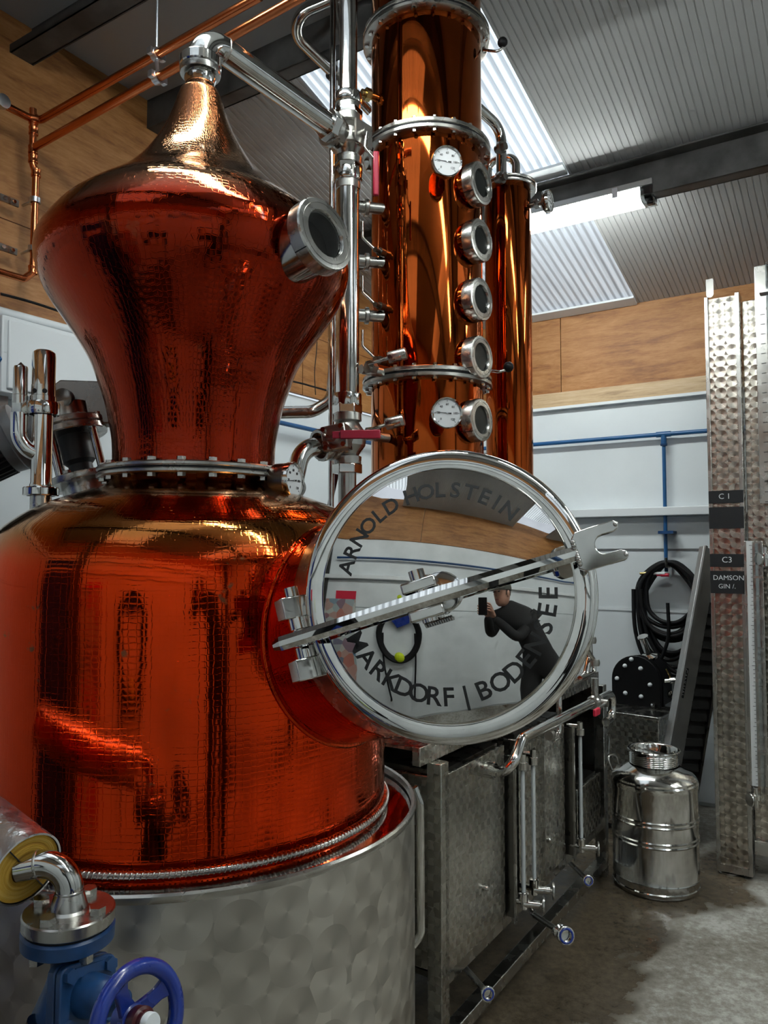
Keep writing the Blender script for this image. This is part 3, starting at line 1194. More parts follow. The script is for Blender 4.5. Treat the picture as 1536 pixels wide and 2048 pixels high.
fork = [(0.204, -0.022), (0.214, -0.029), (0.238, -0.029), (0.272, -0.029), (0.277, -0.024), (0.275, -0.016)] + [(0.268, -0.013), (0.25, -0.013)] + arc2(0.25, 0.001, 0.014, 270, 90)[0:] + [(0.268, 0.015), (0.275, 0.018), (0.278, 0.026), (0.272, 0.031), (0.236, 0.031), (0.214, 0.03), (0.206, 0.022)]
fr_fork = LF @ Matrix(((bd.x, bn.x, 0, 0), (bd.y, bn.y, 0, 0), (0, 0, 1, 0), (0, 0, 0, 1))) @ Matrix.Translation((0, off, BH - 0.016))
g.prism(fork, 0, 0.016, fr_fork)
fk = part('fork', g, M['polish'], bar, 30, bevel=0.0015)
g = G()
for k in range(9):
    g.sphere(barp(0.207, -0.016 + 0.004 * k + off, BH + 0.003 + 0.002 * sin(k)), 0.0042, 8, 6)
part('weld_bead', g, M['polish'], bar)
for (x, y) in ((0.273, -0.022), (0.273, 0.024)):
    g = G()
    g.sphere(fr_fork @ Vector((x, y, 0.016)), 0.0035, 10, 6)
    part('stop_pin', g, M['polish'], bar)
# centre bearing: two cheeks, pin and boss
for t, nm_ in ((0.0205, 'bearing_cheek'), (-0.0225, 'bearing_cheek')):
    g = G()
    m_ = LF @ Matrix(((bd.x, bn.x, 0, 0), (bd.y, bn.y, 0, 0), (0, 0, 1, 0), (0, 0, 0, 1)))
    g.box((-0.032, t - 0.0085, 0.030), (0.022, t + 0.0085, 0.082), m_ @ Matrix.Translation((-0.022, off + 0.002, 0)))
    part('bearing_cheek', g, M['polish'], lido, 20, bevel=0.003)
g = G()
g.cyl(barp(-0.026, -0.040, BH + 0.002), barp(-0.026, 0.040, BH + 0.002), 0.012, 24)
part('bearing_pin', g, M['mirror'], lido)
g = G()
g.lathe([(0, 0.02), (0.032, 0.02), (0.032, 0.034), (0.026, 0.038), (0, 0.038)], 32, LF @ Matrix.Translation((0.0, 0.0, 0)))
part('boss', g, M['polish'], lido)
g = G()
pts = []
for k in range(60):
    a = 2 * pi * k / 5
    pts.append(barp(-0.040 + 0.045 * k / 60, -0.036 + off + 0.003 * cos(a), 0.030 + 0.003 * sin(a)))
g.tube(pts, 0.002, 6)
part('weld_bead', g, M['satin'], lido)

# hinge side and the ring the lid closes on
PHI = radians(50)
q = (er * cos(radians(16)) + ew * sin(radians(16))).normalized()
hax = n0.cross(q).normalized()
Hp = L - q * 0.241 - n0 * 0.024
mring = (n0 * cos(PHI) + q * sin(PHI)).normalized()
qc = (q * cos(PHI) - n0 * sin(PHI)).normalized()
Cr = Hp + qc * 0.236
RF = frame(Cr, mring, qc)
RR = 0.223
g = G()
g.lathe([(RR - 0.012, -0.062), (RR - 0.004, -0.062), (RR - 0.004, -0.008), (RR + 0.004, -0.004), (RR + 0.004, 0.004), (RR - 0.014, 0.004), (RR - 0.014, -0.062)], 128, RF)
part('manhole_ring', g, M['satin'], still, 30)
g = G()
g.lathe([(RR - 0.006, -0.34), (RR - 0.006, -0.061)], 128, RF)
part('manhole_collar', g, M['cu_neck'], still, 60)
# seam bead where the collar meets the pot
pts = []
for k in range(144):
    a = 2 * pi * k / 144
    o = RF @ Vector(((RR - 0.004) * cos(a), (RR - 0.004) * sin(a), 0))
    d = -mring
    dx, dy = o.x - A.x, o.y - A.y
    aa = d.x ** 2 + d.y ** 2
    bb = 2 * (dx * d.x + dy * d.y)
    def rad_at(z):
        pr = pot_prof
        if z <= pr[0][1]:
            return pr[0][0]
        for i in range(len(pr) - 1):
            if pr[i][1] <= z <= pr[i + 1][1]:
                w = (z - pr[i][1]) / (pr[i + 1][1] - pr[i][1])
                return pr[i][0] * (1 - w) + pr[i + 1][0] * w
        return 0.188
    hit = None
    for s in range(0, 400):
        p = o + d * (s * 0.001)
        if hypot(p.x - A.x, p.y - A.y) <= rad_at(p.z) + 0.001:
            hit = p
            break
    if hit is None:
        hit = o + d * 0.399
    pts.append(hit)
g = G()
g.tube(pts, 0.0055, 8, False, True)
part('seam_bead', g, M['cu_neck'], still)
# two hinge knuckles and pin
for (s0, s1, nm_, mt) in ((0.026, 0.062, 'knuckle', 'polish'), (-0.075, -0.040, 'knuckle', 'polish'), (-0.040, 0.026, 'hinge_sleeve', 'mirror')):
    g = G()
    if nm_ == 'knuckle':
        g.box((-0.034, -0.013, s0), (0.022, 0.013, s1), frame(Hp - q * 0.012 + n0 * 0.012, hax, q) if False else frame(Hp - qc * 0.008, hax, qc))
    else:
        g.lathe([(0, s0), (0.0165, s0), (0.0165, s0 + 0.018), (0.014, s0 + 0.02), (0.014, s1 - 0.02), (0.0165, s1 - 0.018), (0.0165, s1), (0, s1)], 24, frame(Hp - qc * 0.012, hax, qc))
    part(nm_, g, M[mt], still, 25, bevel=0.002 if nm_ == 'knuckle' else 0)
g = G()
g.cyl(Hp - qc * 0.012 + hax * 0.058, Hp - qc * 0.012 + hax * 0.078, 0.012, 20)
part('hinge_pin', g, M['polish'], still)

# ------------------------------------------------------------------ rectifying column
CY = 2.45
CC = at(855, 1105, CY)
CC.z = 0
CRAD = 0.1795
DECK = 0.87
CX = Matrix.Translation(CC)
column = thing('rectifying_column', 'tall polished copper column with bolted flanges and five sight glasses', 'column', (CC.x, CC.y, DECK))


def zc(py, Y=CY):
    return at(855, py, Y).z


z_f1, z_f2, z_f3 = zc(770), zc(313), zc(85)
secs = [(DECK + 0.02, z_f1), (z_f1, z_f2), (z_f2, z_f3), (z_f3, 3.40)]
for (a, b) in secs:
    g = G()
    g.lathe([(CRAD, a), (CRAD, b)], 96, CX)
    part('column_section', g, M['cu_col'], column)
g = G()
g.lathe([(0, DECK), (0.21, DECK), (0.21, DECK + 0.02), (0, DECK + 0.02)], 64, CX)
part('base_plate', g, M['satin'], column)
g = G()
g.lathe([(0, 3.40), (CRAD, 3.40), (CRAD, 3.39)], 64, CX)
part('column_cap', g, M['cu_col'], column)
for z in (z_f1, z_f2, z_f3):
    for (a, b, lo) in ((z - 0.017, z - 0.002, True), (z + 0.002, z + 0.017, False)):
        g = G()
        g.lathe([(CRAD - 0.004, a), (0.204, a), (0.208, a + 0.003), (0.208, b - 0.003), (0.204, b), (CRAD - 0.004, b)], 96, CX)
        fl = part('column_flange', g, M['satin'] if not lo else M['cast'], column)
        bolt_ring(fl, CC, 20, 0.195, a if lo else b, BOLT_S, -1 if lo else 1, 0.07)
    g = G()
    g.lathe([(CRAD, z - 0.002), (0.205, z - 0.002), (0.205, z + 0.002), (CRAD, z + 0.002)], 96, CX)
    part('gasket', g, M['rubber'], column)


def on_col(azd, z, rad=CRAD):
    a = radians(azd)
    n = Vector((sin(a), -cos(a), 0))
    return Vector((CC.x, CC.y, z)) + n * rad, n


for py in (366, 480, 598, 714, 840):
    p, n = on_col(52, zc(py), CRAD + 0.062)
    p = at(964, py, p.y)
    sight_glass(column, p, n, 0.0655, 0.095, M['cu_col'], M['sight'])
for py in (323, 826):
    p, n = on_col(12, zc(py), CRAD + 0.085)
    p = at(894, py, p.y)
    n = (n + Vector((0, 0, -0.1))).normalized()
    dial_gauge(column, p, n, 0.0455, 0.022, needle=176)
    g = G()
    g.cyl(p - n * 0.02, p - n * 0.12, 0.008, 14)
    part('thermometer_stem', g, M['polish'], column)
# left-hand view ports with their small drain cocks and bent lines
mfx = at(692, 600, VALVE_Y)
for py in (413, 522, 630):
    z = zc(py)
    n = Vector((-1, -0.22, 0)).normalized()
    p = at(712, py, 2.33)
    g = G()
    g.lathe([(0, 0), (0.017, 0), (0.017, 0.05), (0.024, 0.05), (0.026, 0.052), (0.026, 0.062), (0.019, 0.064), (0.019, 0.082), (0.026, 0.084), (0.026, 0.096), (0.014, 0.098), (0, 0.098)], 28, frame(p - n * 0.09, n))
    br = part('tray_outlet', g, M['cast'], column)
    q0 = at(725, py + 30, 2.33)
    pts = fillet([q0, at(725, py + 62, 2.33), at(752, py + 88, 2.32), at(763, py + 90, 2.33)], 0.015)
    g = G()
    g.tube(pts, 0.0045, 10)
    part('tray_line', g, M['satin'], br)
    g = G()
    e = at(758, py + 90, 2.315)
    g.cyl(e, e + Vector((0.045, 0.06, 0)), 0.013, 18)
    g.cyl(e - Vector((0.012, 0.016, 0)), e, 0.008, 14)
    part('line_socket', g, M['dark_steel'], br)
for (py, kx, ky) in ((735, 793, 712), (868, 788, 845)):
    p = at(742, py, 2.24)
    g = G()
    g.cyl(p - Vector((0.03, -0.02, 0)), p + Vector((0.05, 0.08, 0)), 0.014, 18)
    g.lathe([(0, -0.012), (0.021, -0.012), (0.021, 0.012), (0, 0.012)], 6, frame(p, (0.6, 0.8, 0)))
    br = part('sampling_cock', g, M['cast'], column)
    e = at(kx - 16, ky + 4, 2.16)
    g = G()
    g.tube([at(738, py - 8, 2.22), e], 0.0055, 10)
    part('lever_rod', g, M['polish'], br)
    d = (at(kx + 14, ky - 4, 2.15) - e).normalized()
    g = G()
    g.lathe([(0, 0), (0.0155, 0), (0.017, 0.002), (0.017, 0.05), (0.0155, 0.053), (0, 0.053)], 24, frame(e, d))
    part('lever_grip', g, M['satin'], br)
for (px, py, tx, ty) in ((980, 100, 1005, 85), (985, 741, 1017, 734)):
    g = G()
    e = at(tx, ty, 2.40)
    g.tube(fillet([at(px - 12, py, 2.44), at(px + 14, py + 3, 2.40), at(tx, ty + 12 if ty < 200 else ty + 4, 2.40), e], 0.01), 0.0045, 10)
    br = part('ball_lever', g, M['satin'], column)
    g = G()
    g.sphere(e, 0.0165, 18, 10)
    part('ball_knob', g, M['black'], br)
for px, py in ((735, 183),):
    g = G()
    p = at(px - 12, py + 2, 2.36)
    g.cyl(p, p + Vector((0.05, 0.03, 0)), 0.012, 16)
    g.lathe([(0, -0.01), (0.02, -0.01), (0.02, 0.008), (0, 0.008)], 6, frame(p + Vector((0.02, 0.012, 0)), (0.85, 0.5, 0)))
    part('side_fitting', g, M['brass'], column)

# ------------------------------------------------------------------ vapour manifold in front of the column
mani = thing('vapour_manifold', 'vertical stainless pipe run with two three-way valves left of the tall column', 'pipework', (v1c.x, v1c.y, DECK))
VA = Vector((v1c.x - 0.01, v1c.y, 0))


def mz(py):
    return at(695, py, VALVE_Y).z


def vlathe(prof, seg=36, c=VA):
    g = G()
    g.lathe(prof, seg, Matrix.Translation(c))
    return g


z_hi, z_lo = mz(283), mz(878)
part('upper_pipe', vlathe([(0.0265, mz(200)), (0.0265, 3.40)]), M['polish'], mani)
part('middle_pipe', vlathe([(0.0335, mz(800)), (0.0335, mz(368))]), M['polish'], mani)
part('lower_pipe', vlathe([(0.026, DECK), (0.026, mz(945))]), M['satin'], mani)
g = G()
g.lathe([(0, DECK), (0.06, DECK), (0.06, DECK + 0.012), (0.026, DECK + 0.013)], 32, Matrix.Translation(VA))
part('floor_flange', g, M['satin'], mani)


def union(pyt, pyb, r, name='union_nut'):
    z1, z0 = mz(pyt), mz(pyb)
    h = z1 - z0
    o = clamp_ring(name, mani, VA + Vector((0, 0, z0 + h * 0.35)), ZD, r, h * 0.65, M['polish'], 4)
    part('union_tail', vlathe([(r * 0.6, z0 - 0.004), (r * 0.88, z0 - 0.004), (r * 0.88, z0 + h * 0.35), (r * 0.6, z0 + h * 0.37)]), M['cast'], mani)


union(190, 222, 0.041)
union(340, 378, 0.041)
union(788, 826, 0.041)


def valve_body(zc_, left, hex_top, hex_bot, name):
    c = VA + Vector((0, 0, zc_))
    g = G()
    g.lathe([(0.030, -0.075), (0.040, -0.073), (0.041, -0.052), (0.033, -0.048), (0.040, -0.036), (0.052, -0.02), (0.054, 0.0), (0.052, 0.02), (0.040, 0.036), (0.033, 0.048), (0.041, 0.052), (0.040, 0.073), (0.03, 0.075)], 40, Matrix.Translation(c))
    b = part(name, g, M['cast'], mani, 30)
    g = G()
    l = Vector(left).normalized()
    g.lathe([(0, 0.02), (0.040, 0.02), (0.042, 0.055), (0.049, 0.058), (0.049, 0.072), (0.038, 0.075), (0, 0.075)], 36, frame(c, l))
    part('side_port', g, M['cast'], b, 30)
    for (z0, z1) in ((0.073, hex_top), (-hex_bot, -0.073)):
        g = G()
        g.prism(hexagon(0.043), z0, z1, Matrix.Translation(c))
        part('hex_collar', g, M['polish'], b, 20, bevel=0.002)
    return b, c


sw = (swan_end - v1c)
b1, c1 = valve_body(z_hi, sw, 0.092, 0.098, 'upper_valve')
# nut on the swan neck at the valve
g = G()
g.prism(hexagon(0.046), -0.012, 0.014, frame(v1c + sw.normalized() * 0.088, sw))
part('port_nut', g, M['polish'], b1, 20, bevel=0.002)
# actuator pad and red sleeve lever, right of the upper valve
nr = Vector((0.75, -0.66, 0)).normalized()
g = G()
g.lathe([(0, 0.03), (0.03, 0.03), (0.03, 0.06), (0.014, 0.06), (0.014, 0.078), (0, 0.078)], 24, frame(c1, nr))
g.box((-0.034, -0.034, 0.058), (0.034, 0.034, 0.065), frame(c1, nr, ZD))
part('actuator_pad', g, M['cast'], b1, 30)
g = G()
h0, h1 = at(752, 303, 2.14), at(751, 392, 2.14)
g.tube(fillet([c1 + nr * 0.075, at(730, 296, 2.14), at(748, 318, 2.14), h0 - Vector((0, 0, 0.02))], 0.01), 0.005, 10)
lv = part('valve_lever', g, M['satin'], b1)
g = G()
g.box((-0.0085, -0.006, (h1 - h0).length * -1), (0.0085, 0.006, 0), Matrix.Translation(h0))
part('lever_sleeve', g, M['red'], b1, 20, bevel=0.004)

lf = (at(632, 893, 2.13) - (VA + Vector((0, 0, z_lo)))).normalized()
b2, c2 = valve_body(z_lo, lf, 0.10, 0.10, 'lower_valve')
n2 = Vector((-0.28, -0.95, 0.05)).normalized()
g = G()
g.lathe([(0, 0.02), (0.034, 0.02), (0.034, 0.062), (0, 0.062)], 24, frame(c2, n2))
part('bonnet', g, M['cast'], b2)
pad_c = at(667, 874, 2.10)
fp = frame(pad_c, n2, Vector((1, 0, 0.15)))
g = G()
g.box((-0.036, -0.036, -0.05), (0.036, 0.036, 0.0), fp @ Matrix.Rotation(0.0, 4, 'Z'))
part('actuator_pad', g, M['cast'], b2, 20, bevel=0.004)
for (x, y) in ((-0.026, -0.026), (0.026, -0.026), (0.026, 0.026), (-0.026, 0.026)):
    inst('bolt', BOLT_S, b2, fp @ Matrix.Translation((x, y, 0)))
g = G()
g.lathe([(0, 0), (0.017, 0), (0.017, 0.018), (0.010, 0.018), (0.010, 0.026), (0, 0.026)], 20, fp)
part('spindle_nut', g, M['satin'], b2, 30)
l0, l1 = at(680, 869, 2.07), at(761, 866, 2.06)
g = G()
d = (l1 - l0)
g.box((0, -0.0025, -0.010), (0.03, 0.0025, 0.010), frame(at(664, 870, 2.075), n2.cross(d).cross(d) if False else ZD, d))
g.box((0, -0.0045, -0.0125), (d.length, 0.0045, 0.0115), frame(l0, ZD, d))
part('lever_sleeve', g, M['red'], b2, 20, bevel=0.003)
# left port: clamp, liner and bend down to the pot
pc = c2 + lf * 0.075
clamp_ring('port_clamp', b2, pc - lf * 0.002, lf, 0.046, 0.03, M['satin'], 3)
g = G()
g.tube(fillet([pc + lf * 0.02, pc + lf * 0.09, pc + lf * 0.10 + Vector((-0.015, -0.02, -0.12)), at(590, 975, 1.80)], 0.07, 12), 0.026, 28)
part('return_bend', g, M['polish'], mani, 60)

# slim service pipes behind the manifold
sp = thing('service_pipe', 'thin vertical stainless pipe just left of the manifold, from deck to roof', 'pipe', tuple(at(662, 1105, 2.45).xy) + (DECK,))
c = Vector((at(662, 1105, 2.45).x, 2.45, 0))
g = G()
g.tube([c + Vector((0, 0, DECK)), c + Vector((0, 0, 3.38))], 0.0095, 14)
part('pipe_run', g, M['polish'], sp)
g = G()
g.tube(fillet([at(672, 0, 2.55), at(686, 120, 2.55)], 0.02), 0.006, 10)
part('capillary', g, M['satin'], sp)
tp = thing('overhead_bend_pipe', 'stainless pipe bent back on itself above the swan neck', 'pipe', tuple(at(700, 60, 2.75)))
g = G()
g.tube(fillet([at(770, -45, 2.60), at(560, 42, 2.62), at(705, 182, 2.95), at(742, 222, 3.0)], 0.07, 12), 0.0215, 22)
part('pipe_run', g, M['polish'], tp, 60)
g = G()
p = at(670, 150, 2.86)
g.cyl(p + Vector((0, 0, 0.06)), p - Vector((0, 0, 0.07)), 0.013, 14)
g.lathe([(0, -0.02), (0.03, -0.02), (0.03, 0.02), (0, 0.02)], 20, frame(p, at(705, 182, 2.95) - at(560, 42, 2.62)))
part('pipe_clip', g, M['dark_steel'], tp)
rp = tag(part('return_pipe', G().tube(fillet([at(520, 826, 2.5), at(625, 824, 2.62), at(664, 800, 2.62), at(668, 740, 2.62), at(668, 600, 2.62)], 0.06, 10), 0.021, 20), M['satin'], None, 60),
         'satin steel pipe bending down behind the neck of the onion helmet', 'pipe')
tag(part('red_hose', G().tube(smooth([at(677, 880, 2.6), at(676, 930, 2.6), at(668, 970, 2.6), at(660, 1010, 2.6), at(650, 1090, 2.6)], 5), 0.009, 10), M['maroon'], None, 60),
    'thin dark red hose hanging below the lower valve', 'hose')

# ------------------------------------------------------------------ slim condenser column
KY = 2.80
KC = at(1021, 1105, KY)
KC.z = 0
KR = 0.085
cond = thing('condenser', 'slim polished copper condenser behind the tall column with a flanged steel cap', 'condenser', (KC.x, KC.y, DECK))
KX = Matrix.Translation(KC)
z_top = at(1021, 380, KY).z
g = G()
g.lathe([(KR, DECK + 0.01), (KR, z_top)], 64, KX)
part('condenser_tube', g, M['cu_col'], cond)
g = G()
g.lathe([(0, DECK), (0.11, DECK), (0.11, DECK + 0.012), (0, DECK + 0.012)], 40, KX)
part('base_plate', g, M['satin'], cond)
for (a, b) in ((z_top - 0.012, z_top), (z_top + 0.003, z_top + 0.014)):
    g = G()
    g.lathe([(0, a), (0.105, a), (0.107, a + 0.003), (0.107, b - 0.002), (0.104, b), (0, b)], 64, KX)
    part('cap_flange', g, M['satin'], cond)
k = z_top + 0.014
p = Vector((KC.x, KC.y, k))
pA = at(1003, 360, 2.75)
pB = at(1032, 360, 2.83)
pA.z = pB.z = k
g = G()
g.tube(fillet([pA, Vector((pA.x, pA.y, at(1003, 258, 2.75).z)), at(955, 215, 2.68), at(880, 150, 2.6)], 0.07, 12), 0.019, 22)
part('vapour_inlet', g, M['polish'], cond, 60)
g = G()
zz = at(1032, 312, 2.83).z
g.tube(fillet([pB, Vector((pB.x, pB.y, zz)), Vector((pB.x - 0.10, pB.y + 0.04, zz)), Vector((pB.x - 0.10, pB.y + 0.04, k - 0.2))], 0.04, 10), 0.016, 20)
part('vent_bend', g, M['polish'], cond, 60)
for q_, r_ in ((pA, 0.024), (pB, 0.021)):
    g = G()
    g.lathe([(r_ * 0.7, 0), (r_, 0), (r_, 0.02), (r_ * 0.7, 0.022)], 24, Matrix.Translation(q_))
    part('pipe_collar', g, M['satin'], cond)
tn = Vector((0.86, -0.5, 0)).normalized()
tc = at(1098, 402, 2.74)
dial_gauge(cond, tc, tn, 0.040, 0.018, needle=190, body=M['dark_steel'])
g = G()
g.cyl(tc - tn * 0.01, tc - tn * 0.11, 0.009, 14)
g.box((-0.016, -0.012, -0.006), (0.016, 0.012, 0.012), frame(tc - tn * 0.05, tn))
part('thermometer_stem', g, M['dark_steel'], cond)
for py in (300, 360):
    g = G()
    p = at(992, py, 2.70)
    g.cyl(p, p + Vector((0.03, -0.03, 0)), 0.014, 14)
    g.lathe([(0, 0), (0.022, 0), (0.022, 0.012), (0, 0.012)], 20, frame(p + Vector((0.012, -0.012, 0)), (1, -1, 0)))
    part('side_fitting', g, M['dark_steel'], cond)

# ------------------------------------------------------------------ steel tank frame under the columns
FV, BV = 1.02, 1.58                     # front and back planes (v)
FU0, FU1 = 1.83, 3.42
rack = thing('tank_frame', 'low stainless frame carrying the columns with angle rails and corner posts', 'frame', U(2.6, 1.3, 0))


def fbox(u0, u1, v0, v1, z0, z1):
    """box in room directions with UVs along u (x) and z"""
    g = G()
    fr = frame(U(u0, v0, 0), ZD, UD)
    # local x = u, local y = v direction
    g.box((0, 0, z0), (u1 - u0, v1 - v0, z1), fr)
    return g


zt = 0.865
part('top_deck', fbox(FU0, FU1, FV + 0.06, BV, zt - 0.004, zt + 0.005), M['perl_tank'], rack)
part('top_rail', fbox(FU0, FU1, FV + 0.035, FV + 0.06, zt - 0.045, zt + 0.006), M['perl_tank'], rack, bevel=0.002)
part('top_rail', fbox(FU0, FU1, BV - 0.03, BV, zt - 0.05, zt), M['satin'], rack)
for u in (FU0 + 0.055, FU1 - 0.05):
    for v in (FV, BV - 0.05):
        part('post', fbox(u, u + 0.045, v, v + 0.045, 0.0, zt - 0.046), M['satin'] if u > 2 else M['perl_tank'], rack, bevel=0.002)
part('bottom_rail', fbox(FU0 + 0.10, FU1 - 0.05, FV - 0.005, FV + 0.035, 0.045, 0.085), M['satin'], rack, bevel=0.002)
part('bottom_rail', fbox(FU0 + 0.10, FU1 - 0.05, BV - 0.04, BV, 0.05, 0.085), M['satin'], rack)
part('shelf_rail', fbox(FU0 + 0.10, FU1 - 0.05, FV + 0.01, FV + 0.045, 0.205, 0.245), M['satin'], rack, bevel=0.002)
part('shelf', fbox(FU0 + 0.10, FU1 - 0.05, FV + 0.05, BV - 0.05, 0.215, 0.23), M['dark_steel'], rack)

part('back_panel', fbox(FU0 + 0.10, FU1 - 0.05, BV - 0.012, BV - 0.006, 0.23, zt - 0.05), M['dark_steel'], rack)
part('end_panel', fbox(FU1 - 0.012, FU1 - 0.006, FV + 0.05, BV - 0.05, 0.23, zt - 0.05), M['dark_steel'], rack)

# collecting tanks standing on the shelf
tanks = []
spans = [(891, 1010), (1040, 1131), (1163, 1203)]
labs = ['steel collecting tank at the pot end of the frame', 'steel collecting tank in the middle of the frame', 'narrow steel collecting tank at the far end of the frame']
for i, (pa, pb) in enumerate(spans):
    ua, ub = on_v(pa, 1750, FV).dot(UD), on_v(pb, 1700, FV).dot(UD)
    t = thing('collecting_tank', labs[i], 'tank', U((ua + ub) / 2, FV + 0.2, 0.245), 'collecting tanks in the low frame')
    zlo, zhi = 0.247, (0.785 if i < 2 else 0.462)
    part('tank_body', fbox(ua, ub, FV + 0.012, BV - 0.06, zlo, zhi - 0.01), M['perl_tank'], t, bevel=0.003)
    part('front_panel', fbox(ua, ub, FV, FV + 0.011, zlo + 0.002, zhi), M['perl_tank'], t, bevel=0.002)
    part('tank_lid', fbox(ua + 0.01, ub - 0.01, FV + 0.02, BV - 0.07, zhi - 0.01, zhi + 0.005), M['dark_steel'], t)
    if i < 2:
        c = on_v((968, 1094)[i], (1775, 1679)[i], FV)
        g = G()
        g.lathe([(0, 0), (0.008, 0), (0.008, 0.012), (0.006, 0.016), (0, 0.017)], 16, frame(c, -VD))
        part('sample_plug', g, M['polish'], t)
    tanks.append(t)

# level gauges between the tanks
KN = G().lathe([(0, 0), (0.006, 0), (0.006, 0.012), (0.026, 0.013), (0.0275, 0.016), (0.0255, 0.02), (0, 0.022)], 26)
KNOB = mesh_of('tap_knob', KN, M['satin'])


def level_gauge(px, py_top, py_bot, lab, kx, ky):
    top, bot = on_v(px, py_top, FV - 0.05), on_v(px, py_bot, FV - 0.05)
    bot = Vector((top.x, top.y, bot.z))
    t = thing('level_gauge', lab, 'gauge', bot, 'level gauges on the low frame')
    part('gauge_tube', G().lathe([(0.0075, 0.02), (0.0075, top.z - bot.z - 0.02)], 16, Matrix.Translation(bot)), M['level_tube'], t)
    part('gauge_core', G().cyl(bot + Vector((0, 0, 0.02)), top - Vector((0, 0, 0.02)), 0.0045, 8), M['ruler'], t)
    for p, up in ((bot, 1), (top, -1)):
        g = G()
        g.lathe([(0, -0.03), (0.011, -0.03), (0.011, -0.006), (0.0165, -0.004), (0.0165, 0.018), (0.011, 0.022), (0, 0.022)], 22, frame(p, (0, 0, up)))
        g.cyl(p - Vector((0, 0, 0.012 * up)), p - Vector((0, 0, 0.012 * up)) + VD * 0.05, 0.009, 16)
        part('tap_body', g, M['polish'], t)
    g = G()
    s0 = bot - Vector((0, 0, 0.014))
    e = on_v(kx, ky, FV - 0.09)
    d = (e - s0)
    d = Vector((d.x, d.y, 0)).normalized() if Vector((d.x, d.y, 0)).length > 0.01 else -VD
    d = (-VD + UD * 0.35).normalized()
    g.cyl(s0, s0 + d * 0.05, 0.012, 18)
    part('tap_stem', g, M['polish'], t)
    inst('tap_knob', KNOB, t, frame(s0 + d * 0.045, d))
    return t


level_gauge(1045, 1527, 1800, 'glass level gauge next to the perforated guard, nearer of the pair', 1080, 1817)
level_gauge(1066, 1517, 1772, 'glass level gauge with round tap knob, farther of the pair', 1100, 1800)
level_gauge(1160, 1460, 1690, 'single glass level gauge at the far end of the frame', 1188, 1708)


def guard(px0, px1, yt, yb, lab):
    a, b = on_v(px0, yt, FV - 0.0), on_v(px1, yb, FV - 0.0)
    u0, u1 = a.dot(UD), b.dot(UD)
    t = thing('gauge_guard', lab, 'guard', U(u0, FV, on_v(px0, yb, FV).z), 'gauge guards on the low frame')
    z0, z1 = on_v(px0, yb, FV).z, on_v(px0, yt, FV).z
    g = fbox(u0, u0 + 0.005, FV - 0.022, FV + 0.02, z0, z1)
    part('guard_web', g, M['dark_steel'], t)
    part('guard_edge', fbox(u0, u0 + 0.012, FV - 0.028, FV - 0.021, z0 - 0.02, z1 + 0.005), M['satin'], t)
    return t


guard(1013, 1036, 1512, 1835, 'dark angle guard beside the pair of level gauges')
guard(1133, 1152, 1455, 1712, 'dark angle guard beside the single level gauge')
pu = on_v(1083, 1600, FV).dot(UD)
tag(part('divider_strip', fbox(pu, pu + 0.012, FV - 0.012, FV + 0.012, 0.25, 0.80), M['satin']), 'upright steel strip right of the pair of level gauges', 'strip')

# drain outlets
FER = G().lathe([(0.0, -0.012), (0.010, -0.012), (0.0115, 0.0), (0.017, 0.004), (0.0195, 0.006), (0.0195, 0.013), (0.017, 0.0145), (0.0125, 0.0145), (0.0115, 0.004), (0, 0.003)], 28)
FERM = mesh_of('drain_ferrule', FER, M['polish'])
SEAL = mesh_of('seal_ring', G().lathe([(0.0118, 0.0148), (0.0142, 0.016), (0.0165, 0.0148)], 28), M['blue_wheel'])
for (xa, ya, xb, yb, big, lab) in ((921, 1925, 973, 1985, 1.0, 'drain outlet with ferrule under the nearest collecting tank'), (1062, 1826, 1128, 1869, 1.45, 'large drain outlet with blue sealed ferrule below the paired gauges'), (1136, 1722, 1175, 1760, 1.0, 'drain outlet with ferrule under the middle collecting tank')):
    a = on_v(xa, ya, FV + 0.06)
    b = on_v(xb, yb, FV - 0.10 * big)
    t = thing('drain_outlet', lab, 'drain', (b.x, b.y, b.z), 'drain outlets under the tanks')
    g = G()
    g.tube(fillet([a + Vector((0, 0, 0.08)), a, b], 0.02), 0.0085 * (1.15 if big > 1 else 1), 14)
    part('drain_pipe', g, M['dark_steel'], t, 60)
    f = inst('drain_ferrule', FERM, t, frame(b, (b - a)) @ Matrix.Scale(big, 4))
    inst('seal_ring', SEAL, t, frame(b, (b - a)) @ Matrix.Scale(big, 4))
    if big > 1:
        d = (b - a).normalized()
        part('reducer', G().lathe([(0.012, -0.04), (0.024, -0.038), (0.024, -0.026), (0.014, -0.02), (0.013, 0.0)], 26, frame(b, d)), M['polish'], t)

# overflow pipe with red-levered ball valve
ov = thing('transfer_pipe', 'bright bent stainless pipe with a red levered valve along the frame top', 'pipe', on_v(973, 1538, FV))
p0 = on_v(973, 1538, FV)
p1 = on_v(1020, 1548, FV - 0.10)
p2 = on_v(1043, 1478, FV - 0.10)
p3 = on_v(1195, 1400, FV - 0.10)
p4 = on_v(1224, 1386, FV - 0.10)
p5 = on_v(1218, 1432, FV - 0.10)
g = G()
g.tube(fillet([p0, p1, p2, p3], 0.045, 10), 0.0165, 20)
part('pipe_run', g, M['polish'], ov, 60)
g = G()
g.tube(fillet([p3, p4, p4 - Vector((0, 0, 0.10)), p4 - Vector((0, 0, 0.10)) - UD * 0.09], 0.045, 10), 0.0165, 20)
part('outlet_bend', g, M['polish'], ov, 60)
clamp_ring('socket_nut', ov, p0 - VD * 0.0 , -VD, 0.026, 0.03, M['satin'], 4)
g = G()
d = (p3 - p2).normalized()
vc = on_v(1190, 1404, FV - 0.10)
